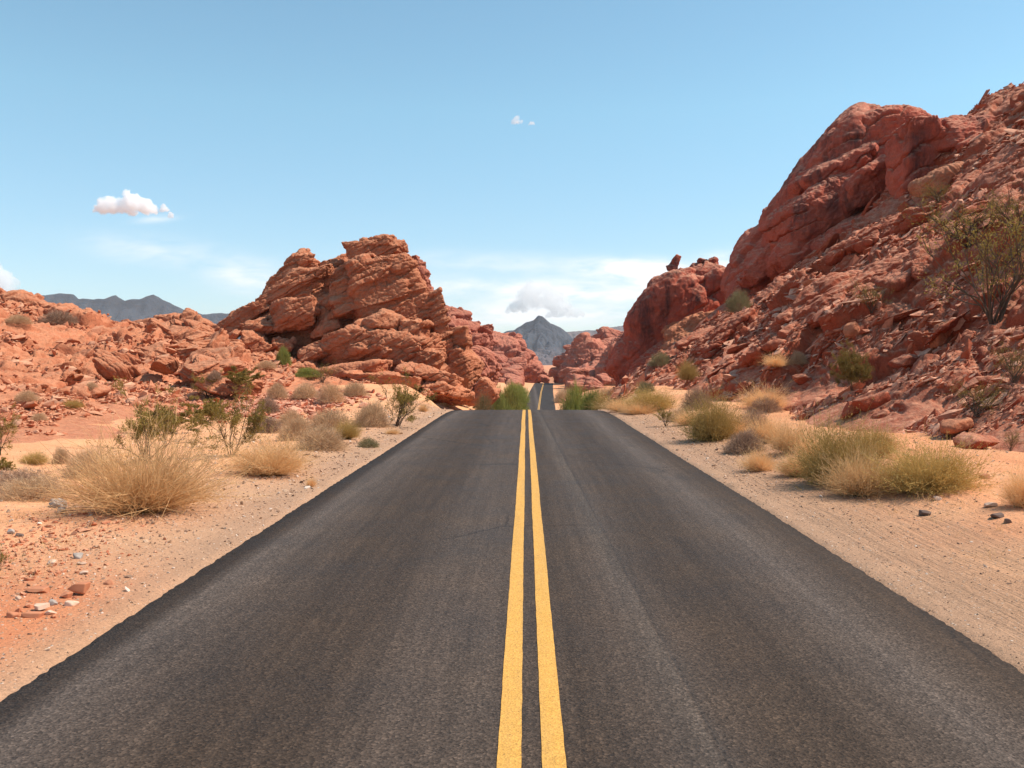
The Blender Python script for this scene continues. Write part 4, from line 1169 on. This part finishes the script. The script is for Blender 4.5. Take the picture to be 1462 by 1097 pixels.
def creosote(seed, nstem=11, leaves=1.0, lean=.75, wd=.028, wide=1.0, leaf=.030):
    """open shrub 1 m high: crooked stems from one foot, forking, leaf tufts along the outer twigs"""
    rng = np.random.default_rng(seed)
    stems, tips, tdir = [], [], []
    D = fan(nstem, rng, .12, lean, .8); L = rng.uniform(.45, .72, nstem)
    P0 = rng.normal(0, .03, (nstem, 3)) * np.array((1, 1, 0))
    lev = [(P0, D, L, np.full(nstem, wd))]
    for level in range(4):
        P0, D, L, W = lev[-1]
        bend = rng.normal(0, .22, D.shape) + np.array((0, 0, .10))
        v, f, C = strips(P0, D, L, W, bend, 4, rng, .5)
        stems.append((v, f)); v, f, _ = strips(P0, D, L, W, bend, 4, rng, .5); stems.append((v, f))
        if level >= 1:
            for j in (1, 2, 3, 4): tips.append(C[:, j]); tdir.append(unit(D + bend))
        if level == 3: break
        kids = 3 if level < 2 else 2
        sel = np.repeat(np.arange(len(P0)), kids)
        at_ = rng.integers(2, 5, len(sel)); at_[::kids] = 4
        Q = C[sel, at_]
        D2 = unit(D[sel] + bend[sel] * 1.2 + rng.normal(0, .48, (len(sel), 3)) * np.array((wide, wide, .7)) + np.array((0, 0, .08)))
        lev.append((Q, D2, L[sel] * rng.uniform(.40, .72, len(sel)), W[sel] * .55))
    T = np.concatenate(tips); TD = np.concatenate(tdir)
    rep = max(1, int(7 * leaves))
    T = np.repeat(T, rep, 0); TD = np.repeat(TD, rep, 0)
    keep = vnoise(T * 4.5, seed + 5) > -.25
    T, TD = T[keep], TD[keep]; n = len(T)
    T = T + rng.normal(0, .030, (n, 3))
    v, f, _ = strips(T, unit(TD + rng.normal(0, .7, (n, 3))), rng.uniform(.6, 1.5, n) * leaf, np.full(n, leaf * .5), rng.normal(0, .2, (n, 3)), 1, rng, .6)
    return (v, f), join(stems)

def scaled(vf, s): return (vf[0] * np.array(s, np.float32), vf[1])
def norm(pair):
    """scale so the foliage is 1 high and its half width is 1"""
    f, s = pair
    v = f[0]
    h = np.percentile(v[:, 2], 98.5); r = np.percentile(np.abs(v[:, :2]), 97)
    k = (1 / r, 1 / r, 1 / h)
    return scaled(f, k), scaled(s, k)
LIB = {}
def kind(key, pairs, fol, stem):
    LIB[key] = [(mesh_np(key + '_foliage', *f, M[fol], False), mesh_np(key + '_stems', *s, M[stem], False)) for f, s in pairs]
st = [norm(straw_bush(700 + i, 1700, .0085, (1.3, 1.2, 1.42)[i])) for i in range(3)]
kind('straw', st, 'straw', 'wood'); 
tw = [norm(twig_bush(720 + i)) for i in range(3)]
kind('grey', tw, 'grey_straw', 'dark_twig')
kind('dark', tw, 'dark_twig', 'wood')
kind('sage', tw, 'leaf_sage', 'dark_twig')
so = [norm(broom_bush(740 + i, 2200, (1.35, 1.2, 1.45)[i])) for i in range(3)]
kind('olive', so, 'olive_straw', 'dark_twig')
kind('broom', [norm(creosote(752, 22, 3.0, .95, .02, 1.2, .022))], 'leaf_dark', 'wood')
cr = [norm(creosote(760 + i, 11, 1.0)) for i in range(3)]
kind('creosote', cr, 'leaf_olive', 'wood')
kind('sparse', [norm(creosote(780 + i, 16, .36, .62, leaf=.022)) for i in range(2)], 'leaf_olive', 'wood')
kind('green', [norm(twig_bush(790 + i, 5200, .016)) for i in range(3)], 'leaf_green', 'wood')
kind('shrub', [norm(creosote(795 + i, 16, 2.0, 1.1, .02, 1.2, .045)) for i in range(2)], 'leaf_olive', 'wood')
NAMES = dict(straw=('dry_bush', 'bush'), grey=('dry_bush', 'bush'), dark=('dry_bush', 'bush'), sage=('sage_bush', 'bush'), olive=('dry_bush', 'bush'), broom=('green_shrub', 'shrub'),
             creosote=('creosote_bush', 'shrub'), sparse=('creosote_bush', 'shrub'), green=('green_shrub', 'shrub'), shrub=('green_shrub', 'shrub'))
_cnt = {}
def plant(key, px, py, wpx, hpx, label, group, dist=None, rot=None):
    k = _cnt[key] = _cnt.get(key, -1) + 1
    fo, stm = LIB[key][k % len(LIB[key])]
    if dist:                                            # foot hidden behind the crest of the road
        p = at(px, py, dist); p[2] = float(ground_z(p[0:1], p[1:2])[0]); hpx = hpx + (p[2] - at(px, py, dist)[2]) * -F / dist
    else: p = hit(px, py)
    d = p[1]
    r, h = wpx / 2 / F * d, hpx / F * d
    nm, cat = NAMES[key]
    root = tag(empty(nm, p - np.array((0, 0, .03 * h))), label, cat, group)
    root.rotation_euler = (0, 0, k * 2.4 if rot is None else rot)
    root.scale = (r, r, h)
    link('foliage', fo, root); link('stems', stm, root)
    return root
LG, RG, SG, DG = 'bushes on the left roadside', 'bushes along the right shoulder', 'bushes on the right slope', 'green shrubs where the road dips'
HG = 'small bushes on the left hillside'
PLANTS = [
 ('straw', 205, 730, 200, 108, 'largest straw-coloured dry bush, in the left foreground', LG),
 ('straw', 385, 678, 112, 52, 'golden dome-shaped dry bush close to the road, right of the largest straw bush', LG),
 ('creosote', 205, 662, 135, 118, 'tall open creosote bush standing right behind the largest straw bush', LG),
 ('creosote', 332, 652, 100, 104, 'open creosote bush with bare grey lower stems behind the golden dome bush', LG),
 ('shrub', 246, 618, 80, 40, 'low wide olive shrub between the two open creosote bushes on the left', LG),
 ('dark', 28, 700, 85, 30, 'dark grey twiggy bush at the left edge behind a pale one', LG),
 ('grey', 48, 712, 95, 30, 'pale tan low bush in front of the dark grey one at the left edge', LG),
 ('grey', 126, 678, 58, 36, 'grey-green twiggy bush left of the largest straw bush', LG),
 ('olive', 50, 662, 34, 16, 'flat straw tuft on smooth red bedrock at the left', HG),
 ('grey', 88, 662, 24, 22, 'small grey tuft in a crack of the smooth red bedrock', HG),
 ('creosote', 0, 650, 44, 66, 'green-olive bush cut by the left edge above the dark grey bush', LG),
 ('shrub', 2, 676, 28, 22, 'small olive bush at the left edge just below the taller one', LG),
 ('creosote', 0, 815, 26, 40, 'sparse green sprig at the left edge beside the roadside stones', LG),
 ('grey', 396, 568, 28, 21, 'round grey bush, leftmost of the row below the tall formation', LG),
 ('grey', 436, 568, 34, 20, 'round grey bush, second from left in the row below the tall formation', LG),
 ('grey', 472, 573, 36, 25, 'round grey bush, third from left in the row below the tall formation', LG),
 ('grey', 507, 565, 34, 19, 'round grey bush, rightmost of the row below the tall formation', LG),
 ('dark', 382, 589, 28, 21, 'round dark bush left of the red rubble patch', LG),
 ('grey', 416, 607, 36, 21, 'small round grey bush just below the red rubble patch', LG),
 ('dark', 382, 618, 42, 24, 'dark low bush right of the creosote with bare lower stems', LG),
 ('grey', 424, 628, 48, 32, 'pale grey bush behind the golden dome bush on its right', LG),
 ('grey', 470, 613, 54, 28, 'wide grey bush between the rubble patch and the road', LG),
 ('grey', 461, 641, 64, 32, 'largest of the pale grey bushes right of the golden dome bush, nearest the road', LG),
 ('olive', 496, 627, 34, 25, 'tan dome bush at the right end of the grey bushes near the road', LG),
 ('grey', 530, 609, 48, 34, 'grey bush touching the left side of the creosote by the road crest', LG),
 ('creosote', 567, 609, 84, 76, 'green-topped creosote bush near the road just before its crest on the left', LG),
 ('straw', 560, 620, 20, 8, 'tiny straw tuft in front of the creosote by the crest', LG),
 ('sage', 526, 639, 28, 13, 'low grey-green tuft on the gravel left of the road edge', LG),
 ('straw', 444, 695, 14, 13, 'tiny straw tuft alone on gravel right of the golden dome bush', LG),
 ('straw', 640, 580, 54, 17, 'low straw bush at the left end of the road crest', LG),
 ('shrub', 666, 582, 38, 26, 'dark olive shrub behind the road crest on the left', LG),
 ('straw', 604, 588, 14, 12, 'tiny tan tuft between the creosote and the road crest', LG),
 ('shrub', 340, 552, 46, 28, 'olive shrub on pale rock left of the round grey bush row', HG),
 ('creosote', 296, 568, 42, 36, 'small olive creosote up the slope left of the pale-rock olive shrub', HG),
 ('shrub', 292, 602, 56, 34, 'dark olive shrub above the creosote with bare lower stems', LG),
 ('sparse', 460, 546, 44, 28, 'sparse tan-brown shrub at the foot of the tall formation', HG),
 ('green', 404, 521, 20, 24, 'bright green shrub in a cleft at the foot of the tall formation', HG),
 ('green', 440, 538, 34, 12, 'low green shrub in shade under the boulders of the tall formation', HG),
 ('grey', 380, 526, 28, 11, 'low grey bush left of the cleft with the bright green shrub', HG),
 ('grey', 39, 572, 28, 14, 'grey bush on the left hillside above the dark tilted ledge', HG),
 ('olive', 104, 582, 26, 11, 'low straw tuft on a pale sandy patch of the left hillside', HG),
 ('grey', 56, 600, 20, 10, 'small grey tuft at the lower edge of the left rubble', HG),
 ('dark', 307, 542, 18, 13, 'small dark bush on the rocks left of the tall formation', HG),
 ('grey', 130, 556, 18, 10, 'small grey bush in the middle of the left hillside', HG),
 ('dark', 84, 462, 46, 18, 'grey thicket in the hollow of the twin hump at the far left', HG),
 ('grey', 26, 462, 34, 12, 'grey bush on top of the twin hump at the far left', HG),
 # right shoulder, far to near
 ('green', 822, 586, 48, 31, 'bright green shrub right of the road where it dips', DG, 84),
 ('green', 850, 586, 42, 25, 'duller green shrub right beside the bright one where the road dips', DG, 74),
 ('green', 732, 586, 40, 36, 'bright green shrub left of the road where it dips', DG, 160),
 ('green', 712, 586, 40, 26, 'darker green shrub at the left end of those where the road dips', DG, 125),
 ('green', 742, 578, 24, 28, 'upper green shrub hugging the left edge of the far road', DG, 200),
 ('grey', 806, 572, 30, 16, 'small grey bush beside the right edge of the far road', DG, 200),
 ('olive', 868, 586, 40, 26, 'tan-green bush at the right end of the green shrubs where the road dips', DG, 66),
 ('sage', 690, 586, 34, 20, 'grey-green bush under the last boulders of the tall formation by the crest', DG, 74),
 ('straw', 880, 584, 60, 22, 'straw thicket behind the right end of the road crest', RG, 110),
 ('grey', 872, 581, 48, 26, 'grey bush behind the straw one at the right end of the road crest', RG),
 ('straw', 889, 588, 52, 20, 'straw bush at the right end of the road crest', RG),
 ('straw', 912, 591, 50, 18, 'low straw tuft between the crest straw bush and the wide tan one', RG),
 ('straw', 985, 607, 46, 20, 'straw tuft at the left foot of the large round olive-tan bush', RG),
 ('straw', 1162, 664, 54, 44, 'straw bush squeezed between the pale straw bush and the tallest yellow-olive one', RG),
 ('olive', 928, 587, 66, 31, 'wide tan bush right of the crest straw bush', RG),
 ('sage', 922, 562, 26, 17, 'small grey sage bush up the bank behind the wide tan bush', RG),
 ('creosote', 951, 609, 36, 36, 'small yellow-green bush at the sandy edge of the right shoulder', RG),
 ('grey', 972, 600, 40, 17, 'low grey bush behind the yellow-green one on the right shoulder', RG),
 ('dark', 996, 584, 40, 30, 'dark grey bush against the red slope right of the crest', RG),
 ('olive', 1017, 628, 76, 62, 'large round olive-tan bush, first big one beyond the sandy gap on the right shoulder', RG),
 ('straw', 1045, 624, 48, 34, 'straw bush leaning on the right side of the large round olive-tan one', RG),
 ('dark', 1076, 616, 46, 30, 'dark brown-grey bush behind the straw ones, right shoulder', RG),
 ('dark', 1094, 588, 44, 20, 'dark base bush under the straw plume near the slope foot', RG),
 ('straw', 1092, 584, 64, 31, 'straw plume-like bush against the slope foot above the dark bushes', RG),
 ('dark', 1064, 647, 56, 32, 'grey-brown bush in front of the straw ones, close to the shoulder', RG),
 ('straw', 1094, 632, 52, 36, 'orange-tinged straw bush between the grey-brown bush and the yellow one', RG),
 ('straw', 1084, 672, 46, 30, 'low straw bush nearest the tyre tracks on the right shoulder', RG),
 ('straw', 1132, 646, 66, 44, 'pale straw bush left of the big yellow-olive bush', RG),
 ('straw', 1138, 680, 56, 34, 'low straw tuft at the left foot of the big yellow-olive bush', RG),
 ('olive', 1200, 690, 116, 86, 'big yellow-olive bush, tallest on the right shoulder', RG),
 ('olive', 1248, 652, 62, 42, 'tan bush behind the tallest yellow-olive one, on its right', RG),
 ('straw', 1228, 706, 92, 62, 'straw bush in front of the tallest yellow-olive one', RG),
 ('olive', 1326, 700, 140, 66, 'wide olive bush, rightmost of the big ones on the right shoulder', RG),
 ('straw', 1462, 724, 56, 56, 'straw bush cut by the right edge', RG),
 ('sparse', 1443, 644, 30, 36, 'small dry brown bush on the slope foot near the right edge', SG),
 # right slope
 ('sparse', 1420, 462, 175, 190, 'large open creosote bush with a dark foot, high on the right slope', SG),
 ('sparse', 1385, 352, 130, 74, 'wide sparse olive bush above the large creosote on the right slope', SG),
 ('sparse', 1450, 330, 90, 60, 'sparse olive bush at the right edge under the top cliff', SG),
 ('sparse', 1340, 290, 60, 34, 'small olive bush under the shaded cliff at the top right', SG),
 ('sparse', 1244, 446, 54, 46, 'faint open bush alone in the middle of the right slope', SG),
 ('broom', 1216, 556, 66, 58, 'dense green-olive shrub low on the right slope', SG),
 ('sparse', 1395, 594, 72, 58, 'twiggy brown bush low on the slope near the right edge', SG),
 ('sparse', 1448, 545, 70, 60, 'sparse olive bush at the right edge under the large creosote', SG),
 ('olive', 982, 542, 28, 26, 'pale straw bush at the lower left of the right slope', SG),
 ('sage', 1056, 444, 36, 28, 'grey-green bush in the notch between the two domes', SG),
 ('sage', 944, 522, 32, 18, 'grey-green bush on rubble below the smaller dome', SG),
 ('straw', 1108, 524, 32, 18, 'small straw bush in the lower middle of the right slope', SG),
 ('grey', 1140, 520, 24, 18, 'small pale grey bush just right of the small straw one on the slope', SG),
]
for q in PLANTS: plant(*q)
# sparse straw stubble on the sand
rng = np.random.default_rng(77)
n = 9000
y = 6 * np.exp(rng.random(n) * math.log(48 / 6.))
cl = rng.integers(0, 700, n)
cxy = np.stack((np.where(rng.random(700) < .7, -1, 1) * (4.6 + np.abs(rng.normal(0, 3.0, 700))), 6 * np.exp(rng.random(700) * math.log(48 / 6.))), 1)
cxy = cxy[cl] + rng.normal(0, .12, (n, 2))
z = ground_z(cxy[:, 0], cxy[:, 1])
v, f, _ = strips(np.column_stack((cxy, z - .01)), fan(n, rng, .1, 1.2, .7), rng.uniform(.04, .16, n), np.full(n, .007) * np.clip(cxy[:, 1] / 14, .7, 1.6), rng.normal(0, .15, (n, 3)), 2, rng)
tag(link('dry_grass', mesh_np('dry_grass', v, f, M['straw'], False)), kind='stuff')
print('plants', round(time.time() - T0, 1))
# ------------------------------------------------------------------ clouds: bodies of vapour high above and far beyond
def cloud_material(name, dens, wl_):
    t = NT(name); t.t.nodes.remove(t.b)
    pv = t.n('ShaderNodeVolumePrincipled')
    pv.inputs['Color'].default_value = (0.965, 0.985, 1, 1); pv.inputs['Anisotropy'].default_value = 0.0
    g = t.n('ShaderNodeTexCoord')
    n = t.noise(g.outputs['Object'], 1.0 / wl_, 5, 0.62)
    t.l(t.math('MULTIPLY', t.ramp(n, [(0.30, 0.0), (0.45, 1.0)]), dens), pv.inputs['Density'])
    t.l(pv.outputs[0], t.out.inputs['Volume'])
    return t.m
def cloud(px, py, d, wpx, hpx, seed, label, dens=6.0, flat=.35):
    """billows fused into one body with a flattish base, then roughened"""
    s = d / F
    rng = np.random.default_rng(seed)
    W, H = wpx / 2, hpx
    u, Fc = cube_sphere(8)
    Vs, Fs, b = [], [], 0
    n = int(12 + wpx / 2.2)
    for k in range(n):
        x = rng.uniform(-1, 1); env = (1 - abs(x) ** 3.2) ** .6 * (.86 + .14 * math.sin(x * 7 + seed))
        r = H * rng.uniform(.15, .30) * (.5 + .6 * env)
        z = rng.uniform(0, 1) * max(0, H * env - r * 1.2)
        Vs.append(u * r + np.array((x * (W - r * .6), rng.uniform(-.5, .5) * W * .5 * env, z + r * .35))); Fs.append(Fc + b); b += len(u)
    V = np.concatenate(Vs); V[:, 2] = np.where(V[:, 2] < 0, V[:, 2] * .3, V[:, 2])
    tmp = link('cloud', mesh_np('cloud', V, np.concatenate(Fs)))
    rm = tmp.modifiers.new('fuse', 'REMESH'); rm.mode = 'VOXEL'; rm.voxel_size = max(H, 10) / 26
    me = bpy.data.meshes.new_from_object(tmp.evaluated_get(bpy.context.evaluated_depsgraph_get()))
    bpy.data.objects.remove(tmp)
    a = np.empty(len(me.vertices) * 3, np.float32); me.vertices.foreach_get('co', a); a = a.reshape(-1, 3)
    nn = np.empty(len(me.vertices) * 3, np.float32); me.vertices.foreach_get('normal', nn); nn = nn.reshape(-1, 3)
    a = a + nn * (H * (.10 * fbm(a * (5.0 / H), 3, seed) + .04 * vnoise(a * (18.0 / H), seed + 4)))[:, None]
    me.vertices.foreach_set('co', (a * s).ravel()); me.update()
    me.materials.clear(); me.materials.append(cloud_material('cloud_vapour', dens / (hpx * s), max(hpx, 12) * s * .30))
    o = link('cloud', me, None, at(px, py + hpx * .42, d))
    return tag(o, label, 'cloud', 'white cumulus clouds')
CL = [
 (180, 290, 2600, 92, 33, 1, 'bright white flat-based cloud alone in the blue at left', 5.5),
 (234, 297, 2600, 13, 13, 2, 'small white scrap at the right end of the flat-based cloud', 3),
 (244, 307, 2600, 8, 9, 3, 'tiniest white scrap trailing below the small scrap at left', 2.5),
 (-8, 400, 6000, 56, 56, 4, 'tall white cloud tower cut by the left edge above the red ridge', 4.5),
 (774, 422, 6000, 84, 44, 5, 'billowing pale cloud above the pointed grey mountain', 1.7),
 (738, 436, 6000, 30, 22, 6, 'small billow at the left of the cloud above the pointed mountain', 1.5),
 (806, 443, 6000, 56, 22, 7, 'low pale billow at the right foot of the cloud above the pointed mountain', 1.5),
 (738, 172, 2600, 17, 13, 8, 'small faint cloud puff high in the middle of the sky', 1.6),
 (759, 176, 2600, 9, 6, 9, 'faintest tiny puff right of the one high in the middle', 1.2),
]
for (px, py, d, w_, h_, sd_, lb, dn) in CL: cloud(px, py, d, w_, h_, sd_, lb, dn)

# ------------------------------------------------------------------ the desert air
t = NT('desert_air'); t.t.nodes.remove(t.b)
pv = t.n('ShaderNodeVolumePrincipled')
pv.inputs['Color'].default_value = (0.70, 0.87, 1.0, 1); pv.inputs['Density'].default_value = 6.5e-5; pv.inputs['Anisotropy'].default_value = 0.1
t.l(pv.outputs[0], t.out.inputs['Volume'])
v_ = np.array([(x, y, z) for z in (-22, 268) for y in (-200, 5600) for x in (-5600, 5600)], np.float32)
f_ = np.array([(0, 2, 3, 1), (4, 5, 7, 6), (0, 1, 5, 4), (2, 6, 7, 3), (0, 4, 6, 2), (1, 3, 7, 5)])
tag(link('haze', mesh_np('haze', v_, f_, t.m, False)), kind='stuff')
print('all', round(time.time() - T0, 1))
